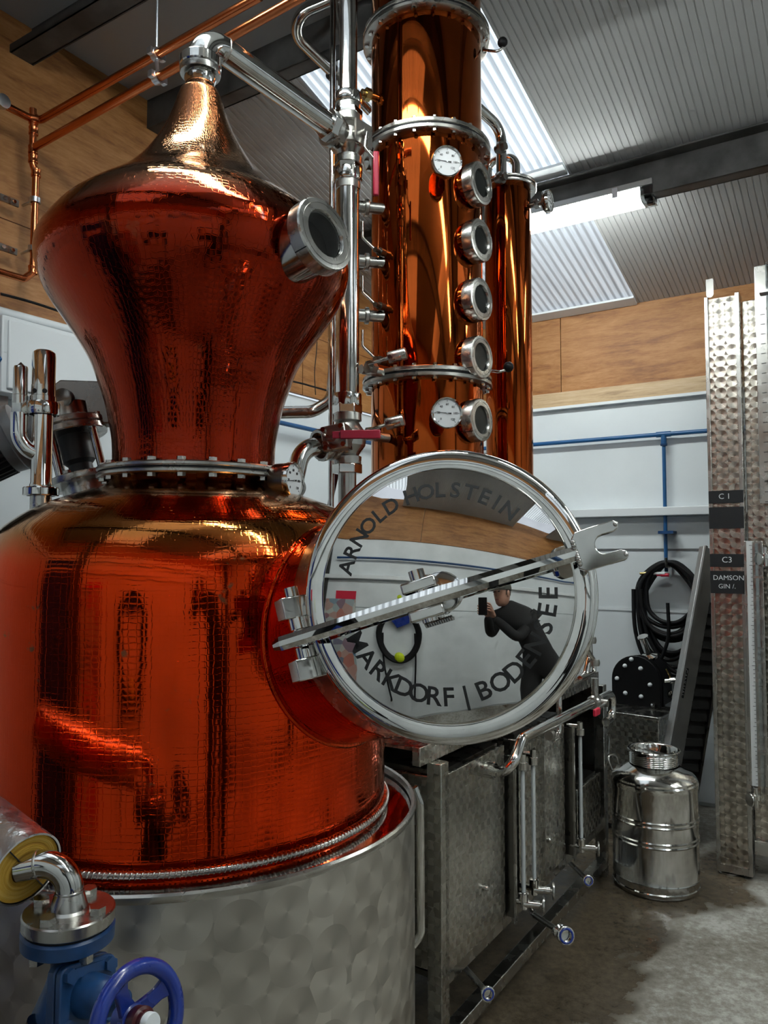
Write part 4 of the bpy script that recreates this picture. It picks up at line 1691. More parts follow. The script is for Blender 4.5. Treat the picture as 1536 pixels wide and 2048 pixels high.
g.lathe([(0.0, -0.04), (0.022, -0.04), (0.022, -0.028), (0.027, -0.02), (0.027, 0.02), (0.022, 0.028), (0.022, 0.04), (0, 0.04)], 26, frame(vc, d))
g.cyl(vc, vc + ZD * 0.09, 0.014, 18)
g.cyl(vc, vc - VD * 0.05, 0.014, 18)
vb = part('ball_valve', g, M['cast'], ov, 30)
g = G()
hv = on_v(1192, 1424, FV - 0.16)
g.tube([vc - VD * 0.04, hv - ZD * 0.0], 0.006, 10)
part('valve_lever', g, M['satin'], vb)
g = G()
g.box((0, -0.006, -0.014), (0.055, 0.006, 0.012), frame(hv - UD * 0.02, ZD, UD + ZD * 0.35))
part('lever_sleeve', g, M['bright_red'], vb, 20, bevel=0.004)
# riser pipes and sampling cocks behind the lid's right edge
ris = thing('riser_pipework', 'small bright risers and elbows rising beside the right edge of the lid', 'pipework', on_v(1165, 1400, FV - 0.05))
g = G()
g.tube(fillet([on_v(1105, 1478, FV - 0.05), on_v(1118, 1470, FV - 0.05), on_v(1119, 1300, FV - 0.05)], 0.03), 0.0105, 14)
g2 = part('riser', g, M['polish'], ris, 60)
g = G()
g.tube(fillet([on_v(1140, 1368, FV - 0.08), on_v(1170, 1352, FV - 0.08), on_v(1178, 1315, FV - 0.08), on_v(1175, 1250, FV - 0.08)], 0.03), 0.0155, 16)
part('riser', g, M['polish'], ris, 60)
g = G()
g.tube(fillet([on_v(1172, 1296, FV - 0.1), on_v(1188, 1322, FV - 0.1), on_v(1188, 1346, FV - 0.1), on_v(1160, 1356, FV - 0.1)], 0.03), 0.009, 14)
part('riser', g, M['polish'], ris, 60)
for (px, py, r) in ((1188, 1325, 0.02), (1180, 1280, 0.022), (1100, 1470, 0.016)):
    p = on_v(px, py, FV - 0.1)
    g = G()
    g.lathe([(0, -0.012), (r, -0.012), (r * 1.1, 0), (r, 0.012), (0, 0.012)], 20, frame(p, UD if r < 0.018 else ZD))
    part('pipe_union', g, M['cast'], ris)
# drain pipe against the jacket
tag(part('condensate_pipe', G().tube(fillet([at(828, 1575, 1.93), at(840, 1606, 1.93), at(842, 1870, 1.93), at(826, 1890, 1.93)], 0.04, 8), 0.0105, 14), M['polish'], None, 60),
    'slim bright vertical pipe between the steel jacket and the frame post', 'pipe')

# ------------------------------------------------------------------ strip light under the purlin
def strip_light(u, v_hi, v_lo, z, lab, w=0.075):
    t = thing('strip_light', lab, 'lamp', U(u, (v_hi + v_lo) / 2, z))
    L_ = v_hi - v_lo
    fr = frame(U(u, v_hi, z), ZD, -VD)
    g = G()
    g.prism([(-w * 0.8, 0.055), (-w * 0.8, 0.085), (w * 0.8, 0.085), (w * 0.8, 0.055)][::-1], 0, L_, fr @ Matrix(((0, 0, 1, 0), (1, 0, 0, 0), (0, 1, 0, 0), (0, 0, 0, 1))))
    part('housing', g, M['alu'], t, bevel=0.004)
    g = G()
    g.prism([(-w * 0.74, 0.054), (-w * 0.62, 0.012), (-w * 0.4, 0.0), (w * 0.4, 0.0), (w * 0.62, 0.012), (w * 0.74, 0.054)], 0.055, L_ - 0.055, fr @ Matrix(((0, 0, 1, 0), (1, 0, 0, 0), (0, 1, 0, 0), (0, 0, 0, 1))))
    part('diffuser', g, M['tube'], t, 30)
    for (a, b) in ((0.0, 0.054), (L_ - 0.054, L_)):
        g = G()
        g.prism([(-w * 0.8, 0.056), (-w * 0.68, 0.008), (-w * 0.42, -0.004), (w * 0.42, -0.004), (w * 0.68, 0.008), (w * 0.8, 0.056)], a, b, fr @ Matrix(((0, 0, 1, 0), (1, 0, 0, 0), (0, 1, 0, 0), (0, 0, 0, 1))))
        part('end_cap', g, M['clear'], t, 30)
        g = G()
        m_ = (a + b) / 2
        for yy in (-0.025, 0.025):
            g.box((m_ - 0.014, yy - 0.012, 0.012), (m_ + 0.014, yy + 0.012, 0.05), fr)
        part('lamp_holder', g, M['white_gloss'], t)
    for k in range(4):
        for sgn in (-1, 1):
            g = G()
            x = L_ * (0.12 + 0.25 * k)
            g.box((x - 0.012, sgn * w * 0.8 - 0.004, 0.03), (x + 0.012, sgn * w * 0.8 + 0.004, 0.075), fr)
            part('clip', g, M['zinc'], t)
    for k in (0.2, 0.8):
        g = G()
        x = L_ * k
        g.box((x - 0.015, -0.02, 0.084), (x + 0.015, 0.02, 0.112), fr)
        part('bracket', g, M['zinc'], t)
    return t


lp = on_u(1312, 398, 3.47)
vl = lp.dot(VD)
strip_light(3.47, vl + 1.25, vl, lp.z - 0.012, 'glowing strip light with clear diffuser hung under the purlin', 0.085)
for k_ in range(3):
    strip_light(1.22, 1.75 - 1.6 * k_, 0.5 - 1.6 * k_, 3.12, ('glowing strip light over the still, out of frame above', 'added unseen strip light for room fill, next along from the still', 'added unseen strip light for room fill, farthest from the still on the near roof slope')[k_])  # second and third are unseen, added to make up the room light
strip_light(3.47, -0.55, -1.8, lp.z - 0.012, 'added unseen strip light for room fill, over the tall storage tank on the same purlin', 0.085)  # unseen fixture, added to brighten the room
tag(part('lamp_cable', G().tube(smooth([on_u(1300, 378, 3.50), on_u(1330, 374, 3.50), on_u(1360, 366, 3.49), on_u(1400, 350, 3.46), on_u(1460, 338, 3.44), on_u(1536, 322, 3.44)], 5), 0.008, 8), M['rubber']), 'black cable running from the strip light along the purlin', 'cable')

# ------------------------------------------------------------------ blue air line, cables and boxes on the walls
ZB = 2.075
pv = on_u(1327, 880, U1 - 0.05).dot(VD)
air = thing('air_line', 'blue compressed air pipe on the white back wall with a tee and drop', 'pipe', U(U1 - 0.05, pv, 1.2))
g = G()
g.tube([U(U1 - 0.045, V1 - 0.065, ZB), U(U1 - 0.045, V0 + 0.2, ZB)], 0.0125, 14)
part('main_run', g, M['blue_pipe'], air, 60)
air2 = thing('air_line', 'blue compressed air pipe along the left wall behind the onion helmet', 'pipe', U(2.0, V1 - 0.045, ZB))
part('pipe_run', G().tube([U(U0 + 0.3, V1 - 0.135, ZB), U(U1 - 0.06, V1 - 0.045, ZB)], 0.0125, 14), M['blue_pipe'], air2, 60)
part('elbow', G().tube(fillet([U(U1 - 0.10, V1 - 0.045, ZB), U(U1 - 0.045, V1 - 0.045, ZB), U(U1 - 0.045, V1 - 0.064, ZB)], 0.02), 0.016, 14), M['blue_pipe'], air2, 60)
g = G()
g.tube([U(U1 - 0.045, pv, ZB), U(U1 - 0.045, pv, 1.29)], 0.0105, 14)
part('drop_pipe', g, M['blue_pipe'], air)
g = G()
g.tube([U(U1 - 0.045, pv + 0.04, ZB), U(U1 - 0.045, pv - 0.04, ZB)], 0.0165, 16)
g.tube([U(U1 - 0.045, pv, ZB), U(U1 - 0.045, pv, ZB - 0.055)], 0.0155, 16)
part('tee', g, M['blue_pipe'], air)
g = G()
g.lathe([(0.009, -0.012), (0.017, -0.012), (0.019, -0.008), (0.019, 0.0), (0.009, 0.002)], 18, Matrix.Translation(U(U1 - 0.045, pv, ZB - 0.055)))
part('collar', g, M['blue'], air)
zb = at(1330, 1066, 4.5).z
g = G()
g.box((-0.03, -0.05, zb - 0.008), (0.052, 0.045, zb + 0.008), room_frame(U(U1 - 0.045, pv, 0)))
part('pipe_bracket', g, M['blue'], air)
for vv in (1.95, -0.4, -1.4):
    g = G()
    g.box((-0.02, -0.02, ZB - 0.02), (0.02, 0.045, ZB + 0.02), room_frame(U(U1 - 0.045, vv, 0)))
    part('pipe_clip', g, M['blue'], air)

wc = thing('wall_cable', 'black cable stapled along the bottom of the plywood on the left wall', 'cable', U(2.6, V1 - 0.02, 2.2))
g = G()
g.tube(smooth([on_v(0, 588, V1 - 0.02), on_v(60, 604, V1 - 0.02), on_v(130, 627, V1 - 0.02), on_v(200, 652, V1 - 0.02), on_v(400, 722, V1 - 0.02), on_v(585, 763, V1 - 0.02), on_v(620, 772, V1 - 0.02), on_v(656, 782, V1 - 0.02)], 6), 0.007, 8)
part('cable_run', g, M['rubber'], wc)
g = G()
g.tube(smooth([on_v(634, 640, V1 - 0.02), on_v(632, 700, V1 - 0.02), on_v(628, 745, V1 - 0.02), on_v(630, 790, V1 - 0.02)], 6), 0.006, 8)
part('cable_drop', g, M['rubber'], wc)

cd = tag(part('conduit', G().tube([on_v(-60, 606, V1 - 0.03), on_v(150, 662, V1 - 0.03)], 0.016, 14), M['white_gloss']), 'white round conduit above the white box on the left wall', 'conduit')
bx_a = on_v(8, 640, V1 - 0.12)
bx_b = on_v(215, 776, V1 - 0.12)
ub_a, ub_b = bx_a.dot(UD), bx_b.dot(UD)
box = thing('wall_cabinet', 'white switch cabinet on the left wall behind the relief valves', 'cabinet', U((ub_a + ub_b) / 2, V1 - 0.06, 1.98))
part('cabinet_body', fbox(ub_a, ub_b, V1 - 0.11, V1 - 0.002, 1.96, 2.235), M['white_gloss'], box, bevel=0.004)
part('cabinet_door', fbox(ub_a + 0.02, ub_b - 0.02, V1 - 0.12, V1 - 0.11, 1.975, 2.22), M['white_gloss'], box, bevel=0.004)
tb = thing('cable_trunking', 'grey upright trunking at the left edge of the picture beside the white cabinet', 'trunking', U(1.5, V1 - 0.03, 1.85))
ua = on_v(-14, 760, V1 - 0.05).dot(UD)
part('trunking_body', fbox(ua - 0.12, ua + 0.06, V1 - 0.05, V1 - 0.002, 1.86, 2.22), M['alu'], tb, bevel=0.003)
part('trunking_ledge', fbox(ua - 0.12, ua + 0.16, V1 - 0.09, V1 - 0.002, 1.80, 1.85), M['white_gloss'], tb, bevel=0.003)

# ------------------------------------------------------------------ copper water pipes
PVp = 2.28
z2 = None
def cpipe(name, pts, r, lab, mat='cu_pipe', bend=0.02):
    o = thing(name, lab, 'pipe', pts[0])
    g = G()
    g.tube(fillet(pts, bend), r, 14)
    part('pipe_run', g, M[mat], o, 60)
    return o


# two parallel runs at one height above the floor, v direction, rising towards the right in the picture
zP = 2.93
def run_at(px, py, z):
    return on_z(px, py, z)


a1, b1_ = on_v(82, 238, 2.50), None
zu = a1.z
b1_ = on_z(520, -8, zu)
a2 = on_v(72, 293, 2.50)
zl = a2.z
b2_ = on_z(640, -28, zl)
cp1 = cpipe('copper_pipe', [on_v(-40, 180, 2.52), on_v(0, 206, 2.52), on_v(60, 236, 2.52), on_v(82, 240, 2.50), b1_], 0.0135, 'upper of two copper pipes crossing overhead at the left')
cp2 = cpipe('copper_pipe', [a2, b2_], 0.0135, 'lower of two copper pipes crossing overhead at the left')
cp3 = cpipe('copper_pipe', [on_v(66, 218, 2.52), on_v(66, 330, 2.52), on_v(72, 345, 2.52), on_v(66, 545, 2.52), on_v(48, 558, 2.52), on_v(-40, 532, 2.52)], 0.0125, 'vertical copper pipe clipped to the plywood at the left')
for (o, P_) in ((cp1, [(on_v(68, 238, 2.52), (1, 0.2, 0)), (b1_, None)]), (cp3, [(on_v(66, 300, 2.52), ZD), (on_v(66, 318, 2.52), ZD), (on_v(72, 346, 2.52), ZD), (on_v(66, 540, 2.52), ZD), (on_v(67, 240, 2.52), ZD), (on_v(67, 262, 2.52), ZD)])):
    for (p, ax) in P_:
        if ax is None:
            continue
        g = G()
        g.lathe([(0.0125, -0.014), (0.0165, -0.014), (0.017, -0.009), (0.0158, -0.006), (0.0158, 0.006), (0.017, 0.009), (0.0165, 0.014), (0.0125, 0.014)], 20, frame(p, ax))
        part('solder_fitting', g, M['cu_pipe'], o, 60)


def pipe_clip(p, back, lab):
    t = thing('pipe_clip', lab, 'clip', p, 'zinc clips on the copper pipes')
    g = G()
    g.lathe([(0.0145, -0.009), (0.019, -0.009), (0.019, 0.009), (0.0145, 0.009)], 22, frame(p, ZD))
    part('ring', g, M['zinc'], t)
    g = G()
    g.tube([p + back * 0.018, p + back * 0.075], 0.0055, 8)
    part('stud', g, M['zinc'], t)
    g = G()
    e = p + back * 0.02
    side = back.cross(ZD).normalized()
    g.box((-0.07, -0.012, -0.004), (0.0, 0.012, 0.004), frame(p - UD * 0.02 + back * 0.07 - ZD * 0.004, back, UD))
    part('back_plate', g, M['dark_steel'], t)
    for k in (0.02, 0.055):
        inst('screw', BOLT_S, t, frame(p - UD * (0.02 + k) + back * 0.066 - ZD * 0.004, -back))
    return t


pipe_clip(on_v(70, 401, 2.52), VD, 'upper zinc clip on the vertical copper pipe')
pipe_clip(on_v(67, 498, 2.52), VD, 'lower zinc clip on the vertical copper pipe')
# threaded hanger with two rings
hp1, hp2 = on_z(313, 105, zu), on_z(316, 150, zl)
# points on the two runs themselves
def near(a, b, px):
    best, bp = 1e9, None
    for k in range(400):
        p = a.lerp(b, k / 399)
        d = p - CAMP
        x = 768 + FPX * d.x / (d.y * cos(PITCH) + d.z * sin(PITCH))
        if abs(x - px) < best:
            best, bp = abs(x - px), p
    return bp


h1, h2 = near(on_v(82, 240, 2.50), b1_, 313), near(a2, b2_, 316)
hg = thing('pipe_hanger', 'threaded zinc hanger rod holding both copper pipes with split rings', 'hanger', h2)
dr = (b1_ - on_v(82, 240, 2.50)).normalized()
topz = 3.38
g = G()
g.tube([h1 + Vector((0, 0, 0.018)), Vector((h1.x, h1.y, topz))], 0.005, 8)
part('rod', g, M['zinc'], hg)
g = G()
g.tube([h1 - Vector((0, 0, 0.018)), h2 + Vector((0, 0, 0.018))], 0.0055, 8)
part('rod', g, M['zinc'], hg)
for p in (h1, h2):
    g = G()
    g.lathe([(0.0145, -0.011), (0.0195, -0.011), (0.0195, 0.011), (0.0145, 0.011)], 24, frame(p, dr))
    part('split_ring', g, M['zinc'], hg)
    for sgn in (-1, 1):
        g = G()
        sd = dr.cross(ZD).normalized()
        g.box((-0.006, -0.009, -0.010), (0.006, 0.009, 0.010), frame(p + sd * 0.024 * sgn, ZD, sd))
        part('ring_screw', g, M['zinc'], hg)
tag(part('pipe_end_cap', G().lathe([(0.0, 0), (0.024, 0), (0.024, 0.02), (0.014, 0.022), (0, 0.022)], 24, frame(on_v(2, 205, 2.50), -VD)), M['zinc']), 'round zinc clip on the copper pipe at the left edge', 'clip')

# ------------------------------------------------------------------ relief valves on the pot shoulder (left)
rv = thing('relief_valve', 'chrome vacuum and pressure relief valves standing on the left shoulder of the still', 'valve', at(72, 1005, 1.72))
RY = 1.74
rc = at(84, 900, RY)


def rz(py):
    return at(84, py, RY).z


def rl(prof, name, mat='mirror', par=None):
    g = G()
    g.lathe(prof, 36, Matrix.Translation(Vector((rc.x, rc.y, 0))))
    return part(name, g, M[mat], par or rv, 30)


rl([(0, rz(702)), (0.018, rz(702)), (0.024, rz(706)), (0.0255, rz(715)), (0.0255, rz(790)), (0, rz(790))], 'relief_cap')
rl([(0, rz(772)), (0.0262, rz(772)), (0.0262, rz(793)), (0.0285, rz(794)), (0.0285, rz(806)), (0, rz(806))], 'relief_neck', 'polish')
for k, px in enumerate((68, 90)):
    p = at(px, 781, RY - 0.026)
    g = G()
    d = Vector((p.x - rc.x, p.y - rc.y, 0)).normalized()
    c0_ = Vector((rc.x, rc.y, p.z)) + d * 0.0255
    g.lathe([(0, 0.0012), (0.0055, 0.0012), (0.0055, -0.004)], 18, frame(c0_, d))
    part('vent_hole', g, M['dark'], rv)
clamp_ring('union_nut', rv, Vector((rc.x, rc.y, rz(830))), ZD, 0.036, rz(805) - rz(830), M['mirror'], 4)
rl([(0.0, rz(978)), (0.0245, rz(978)), (0.0245, rz(970)), (0.0225, rz(965)), (0.0225, rz(828)), (0, rz(828))], 'stand_pipe')
clamp_ring('union_nut', rv, Vector((rc.x, rc.y, rz(992))), ZD, 0.038, rz(975) - rz(992), M['mirror'], 4)
rl([(0, rz(1040)), (0.023, rz(1040)), (0.023, rz(990)), (0, rz(990))], 'welding_stub', 'satin')
sc_ = at(40, 800, RY - 0.02)
def sz(py):
    return at(40, py, RY - 0.02).z


S_ = Matrix.Translation(Vector((sc_.x, sc_.y, 0)))
g = G()
g.lathe([(0, sz(733)), (0.014, sz(733)), (0.0155, sz(737)), (0.0155, sz(790)), (0.0165, sz(791)), (0.0165, sz(830)), (0, sz(830))], 30, S_)
part('small_valve', g, M['polish'], rv, 30)
g = G()
g.prism(hexagon(0.019), sz(826), sz(808), S_)
part('small_valve_hex', g, M['polish'], rv, 20)
g = G()
g.lathe([(0, sz(724)), (0.007, sz(730)), (0.003, sz(734)), (0, sz(734))], 12, S_)
part('small_valve_pin', g, M['dark_steel'], rv)
g = G()
g.tube(fillet([Vector((sc_.x, sc_.y, sz(826))), Vector((sc_.x, sc_.y, sz(905))), Vector((rc.x, rc.y, sz(905)))], 0.055, 12), 0.0185, 24)
part('side_elbow', g, M['mirror'], rv, 60)

# ------------------------------------------------------------------ agitator drive behind the still
ag = thing('agitator_drive', 'grey geared agitator motor on a flanged lantern behind the left shoulder', 'motor', at(150, 985, 1.98))
ad = Vector((-0.28, 0.05, 1)).normalized()
ac = at(168, 960, 1.98)
FA = frame(ac, ad, (1, 0, 0.2))


def al(prof, name, mat, seg=44):
    g = G()
    g.lathe(prof, seg, FA)
    return part(name, g, M[mat], ag, 30)


al([(0, -0.10), (0.058, -0.10), (0.058, -0.012), (0, -0.012)], 'stub', 'satin')
f0 = al([(0, -0.012), (0.092, -0.012), (0.094, -0.008), (0.094, 0.004), (0.092, 0.006), (0, 0.006)], 'lower_flange', 'satin')
f1 = al([(0, 0.118), (0.085, 0.118), (0.087, 0.121), (0.087, 0.134), (0.085, 0.137), (0, 0.137)], 'upper_flange', 'satin')
f2 = al([(0, 0.138), (0.085, 0.138), (0.087, 0.141), (0.087, 0.152), (0.085, 0.155), (0, 0.155)], 'motor_flange', 'satin')
al([(0, 0.005), (0.030, 0.005), (0.030, 0.04), (0.040, 0.05), (0.040, 0.118), (0, 0.118)], 'shaft_seal', 'fins')
for k in range(4):
    a = pi / 4 + k * pi / 2 + 0.3
    g = G()
    p = Vector((0.072 * cos(a), 0.072 * sin(a), 0))
    g.cyl(FA @ (p + Vector((0, 0, 0.004))), FA @ (p + Vector((0, 0, 0.12))), 0.010, 16)
    part('lantern_post', g, M['polish'], ag)
    inst('bolt', BOLT_M, f2, FA @ Matrix.Translation((0.074 * cos(a + 0.4), 0.074 * sin(a + 0.4), 0.155)))
    inst('bolt', BOLT_M, f0, FA @ Matrix.Translation((0.083 * cos(a + 0.4), 0.083 * sin(a + 0.4), 0.006)))
al([(0, 0.155), (0.05, 0.155), (0.055, 0.17), (0.055, 0.20), (0, 0.205)], 'gearbox_neck', 'satin')
# gear case plate and the horizontal motor
gp = at(165, 810, 2.0)
g = G()
g.prism([(-0.085, -0.055), (0.075, -0.055), (0.085, -0.03), (0.085, 0.06), (-0.055, 0.062), (-0.085, 0.035)], -0.02, 0.02, frame(gp, (0.1, -1, 0.15), (1, 0.1, 0)))
part('gear_case', g, M['dark_steel'], ag, 20, bevel=0.004)
mo = at(52, 868, 2.02)
md = Vector((-0.80, -0.15, -0.42)).normalized()
FM = frame(mo, md)
g = G()
g.lathe([(0, -0.09), (0.04, -0.09), (0.045, 0.0), (0.088, 0.006), (0.09, 0.012), (0.09, 0.03), (0.086, 0.034), (0.082, 0.06), (0.070, 0.064), (0, 0.064)], 40, FM)
part('motor_bell', g, M['motor'], ag, 30)
g = G()
g.lathe([(0.066, 0.06), (0.066, 0.26), (0, 0.26)], 36, FM)
mb = part('motor_body', g, M['fins'], ag, 30)
for k in range(28):
    a = 2 * pi * k / 28
    g = G()
    g.box((0.064, -0.002, 0.062), (0.084, 0.002, 0.25), FM @ Matrix.Rotation(a, 4, 'Z'))
    part('cooling_fin', g, M['fins'], mb, 0)
g = G()
g.lathe([(0, -0.004), (0.028, -0.004), (0.028, 0.012), (0.022, 0.016), (0, 0.016)], 26, frame(at(128, 800, 1.955), (-0.15, -1, 0.1)))
part('case_plug', g, M['dark_steel'], ag)

# ------------------------------------------------------------------ insulated steam pipe and blue globe valve (front left)
VY = 1.10
fc = at(138, 1818, VY)                      # centre of the steel flange top face
tilt = Vector((0.02, -0.02, 1)).normalized()
st_ = thing('insulated_steam_pipe', 'stainless elbow and flange with foil wrapped yellow insulation at the left edge', 'pipe', fc)
FF = frame(fc, tilt)
FR = 0.0615
g = G()
g.lathe([(0, -0.018), (FR - 0.002, -0.018), (FR, -0.016), (FR, -0.001), (FR - 0.002, 0.001), (0.029, 0.001), (0.025, 0.004), (0.0205, 0.020), (0.0187, 0.024), (0, 0.024)], 64, FF)
fl = part('weld_neck_flange', g, M['satin'], st_, 30)
HB = hex_bolt_mesh('flange_bolt', 0.0115, 0.0095, M['satin'])
for k in range(4):
    a = radians(-14) + k * pi / 2
    inst('bolt', HB, fl, FF @ Matrix.Translation((0.045 * cos(a), 0.045 * sin(a), 0.001)))
e1 = FF @ Vector((0, 0, 0.024))
dw = Vector((-0.86, 0.10, 0.40)).normalized()
e2 = at(128, 1718, VY)
e3 = at(48, 1735, VY - 0.01)
dirp = (at(20, 1722, VY + 0.0) - at(110, 1706, VY)).normalized()
pts = fillet([e1, at(141, 1716, VY), at(36, 1737, VY - 0.005)], 0.046, 16)
g = G()
g.tube(pts, 0.0185, 32)
el = part('elbow', g, M['polish'], st_, 60)
for i in (1, len(pts) - 2):
    g = G()
    d = (pts[i + 1] - pts[i - 1]).normalized() if 0 < i < len(pts) - 1 else d
    g.lathe([(0.0186, -0.002), (0.0196, -0.001), (0.0196, 0.001), (0.0186, 0.002)], 32, frame(pts[i], d))
    part('weld_seam', g, M['satin'], el)
ic = at(52, 1737, VY + 0.0)
idr = Vector((-0.78, 0.52, 0.22)).normalized()
IF = frame(ic, idr)
IR = 0.0505
g = G()
g.lathe([(0.0205, 0.4), (0.0205, 0.0), (0.027, -0.002), (0.037, 0.001), (IR - 0.003, -0.001), (IR - 0.002, 0.4)], 56, IF)
part('mineral_wool', g, M['wool'], st_, 50)
g = G()
g.lathe([(IR - 0.002, -0.003), (IR + 0.0008, -0.003), (IR + 0.001, 0.4), (0.02, 0.405)], 56, IF)
part('foil_wrap', g, M['foil'], st_, 50)
g = G()
for a in (1.2, 1.2 + pi):
    g2_ = G()
    g2_.box((0.024, -0.0008, -0.004), (IR - 0.004, 0.0008, 0.004), IF @ Matrix.Rotation(a, 4, 'Z'))
    part('wool_slit', g2_, M['dark'], st_)

gv = thing('globe_valve', 'blue cast globe valve with royal blue handwheel at the bottom left', 'valve', at(140, 2090, VY))
g = G()
g.lathe([(0, -0.045), (FR - 0.006, -0.045), (FR, -0.041), (FR + 0.0005, -0.024), (FR - 0.003, -0.021), (0, -0.021)], 64, FF)
part('valve_flange', g, M['blue'], gv, 30)
g = G()
g.lathe([(FR - 0.01, -0.0215), (FR - 0.004, -0.0215), (FR - 0.004, -0.0175), (FR - 0.01, -0.0175)], 48, FF)
part('gasket', g, M['rubber'], gv)
g = G()
g.lathe([(0.030, -0.045), (0.022, -0.058), (0.0215, -0.08), (0.030, -0.105), (0.045, -0.14), (0.05, -0.18), (0.045, -0.23), (0, -0.25)], 40, FF)
part('valve_body', g, M['blue'], gv, 50)
for k in range(4):
    a = pi / 4 + k * pi / 2 + 0.12
    g = G()
    g.prism(hexagon(0.0105), -0.056, -0.045, FF @ Matrix.Translation((0.045 * cos(a), 0.045 * sin(a), 0)))
    part('flange_nut', g, M['satin'], gv, 20)
bnd = Vector((0.80, -0.55, 0.22)).normalized()
bc = at(178, 1990, VY - 0.035)
BF = frame(bc, bnd, (0.25, 0.0, 1))
g = G()
R4 = []
for (sx, sy, a0) in ((1, 1, 0), (-1, 1, 90), (-1, -1, 180), (1, -1, 270)):
    R4 += arc2(sx * 0.030, sy * 0.030, 0.014, a0, a0 + 90, 4)
g.prism(R4, -0.030, -0.014, BF)
g.prism([(x * 0.97, y * 0.97) for x, y in R4], -0.012, 0.0, BF)
part('bonnet_flange', g, M['blue'], gv, 20, bevel=0.002)
BB = hex_bolt_mesh('bonnet_bolt', 0.0095, 0.0085, M['blue'])
for (x, y) in ((0.030, 0.030), (-0.030, 0.030), (-0.030, -0.030), (0.030, -0.030)):
    inst('bolt', BB, gv, BF @ Matrix.Translation((x, y, 0)))
g = G()
g.lathe([(0, 0), (0.028, 0.0), (0.027, 0.008), (0.025, 0.03), (0.022, 0.045), (0.017, 0.05), (0.013, 0.075), (0, 0.076)], 36, BF)
part('bonnet', g, M['blue'], gv, 50)
g = G()
g.box((-0.006, -0.022, 0.0), (0.006, 0.022, 0.003), BF @ Matrix.Translation((0.031, 0, 0)))
part('cast_plate', g, M['blue'], gv)
# handwheel
wcn = at(276, 2042, VY - 0.155)
WF = frame(wcn, bnd, (0.2, 0, 1))
WR = 0.057
pts = [WF @ Vector((WR * cos(2 * pi * k / 64), WR * sin(2 * pi * k / 64), 0)) for k in range(64)]
g = G()
g.tube(pts, 0.0095, 14, False, True)
hw = part('handwheel', g, M['blue_wheel'], gv, 80)
for k in range(4):
    a = 2 * pi * k / 4 + 0.5
    g = G()
    V, F = [], []
    secs_ = [(0.010, 0.012, -0.012), (0.025, 0.009, -0.010), (0.038, 0.0085, -0.006), (0.050, 0.012, -0.002), (0.0555, 0.018, 0.0)]
    for (r, w, h) in secs_:
        for (y, z) in ((-w, h - 0.004), (w, h - 0.004), (w, h + 0.004), (-w, h + 0.004)):
            V.append(WF @ Matrix.Rotation(a, 4, 'Z') @ Vector((r, y, z)))
    for i in range(len(secs_) - 1):
        for j in range(4):
            F.append((i * 4 + j, i * 4 + (j + 1) % 4, i * 4 + 4 + (j + 1) % 4, i * 4 + 4 + j))
    F += [(0, 1, 2, 3), (16, 17, 18, 19)]
    g.add(V, F)
    part('spoke', g, M['blue_wheel'], hw, 60, bevel=0.0015)
g = G()
g.lathe([(0, -0.03), (0.017, -0.03), (0.018, -0.006), (0.014, -0.003), (0, -0.003)], 28, WF)
part('wheel_hub', g, M['blue_wheel'], hw)
g = G()
g.lathe([(0, -0.004), (0.0155, -0.004), (0.0165, -0.002), (0.0165, 0.010), (0.013, 0.012), (0.013, 0.018), (0.0, 0.018)], 28, WF)
part('position_indicator', g, M['maroon'], hw)
g = G()
g.lathe([(0, 0.016), (0.0115, 0.016), (0.0115, 0.026), (0.0105, 0.028), (0, 0.028)], 28, WF)
part('hub_cap', g, M['white_gloss'], hw)
for (px, py) in ((68, 2040),):
    g = G()
    p = at(px, py, VY - 0.03)
    g.cyl(p, p - Vector((0.02, -0.02, 0.05)), 0.009, 16)
    part('grease_screw', g, M['polish'], gv)

# ------------------------------------------------------------------ right side: can, pump, box, hose, ramp, tall tank
mc_c = on_z(1312, 1768, 0)
MR = 0.176
can = thing('milk_can', 'round polished steel churn with open screw neck standing on the floor', 'can', mc_c)
CM = Matrix.Translation(mc_c)
g = G()
body = [(0, 0.0), (MR - 0.012, 0.0), (MR - 0.006, 0.004), (MR - 0.004, 0.012), (MR, 0.018), (MR, 0.022), (MR - 0.003, 0.026), (MR - 0.003, 0.05), (MR, 0.053), (MR - 0.002, 0.058)]
for zr in (0.205, 0.222, 0.285, 0.302):
    body += [(MR - 0.002, zr - 0.005), (MR + 0.0012, zr), (MR - 0.002, zr + 0.005)]
body += [(MR - 0.002, 0.412), (MR + 0.001, 0.418), (MR + 0.001, 0.438), (MR - 0.004, 0.444), (MR - 0.004, 0.452), (MR - 0.02, 0.470), (MR - 0.05, 0.484), (0.108, 0.496), (0.100, 0.499)]
g.lathe(body, 80, CM)
part('can_body', g, M['polish'], can, 30)
g = G()
nk = [(0.098, 0.497)]
for k in range(6):
    zz = 0.503 + 0.0075 * k
    nk += [(0.0975, zz), (0.1005, zz + 0.003), (0.0975, zz + 0.006)]
nk += [(0.0975, 0.555), (0.106, 0.558), (0.1085, 0.562), (0.106, 0.566), (0.099, 0.566), (0.093, 0.560), (0.093, 0.45), (0, 0.45)]
g.lathe(nk, 64, CM)
part('can_neck', g, M['polish'], can, 50)
g = G()
g.box((-0.006, -0.09, 0.548), (0.010, 0.09, 0.553), CM @ Matrix.Rotation(0.6, 4, 'Z'))
part('carry_bar', g, M['satin'], can)
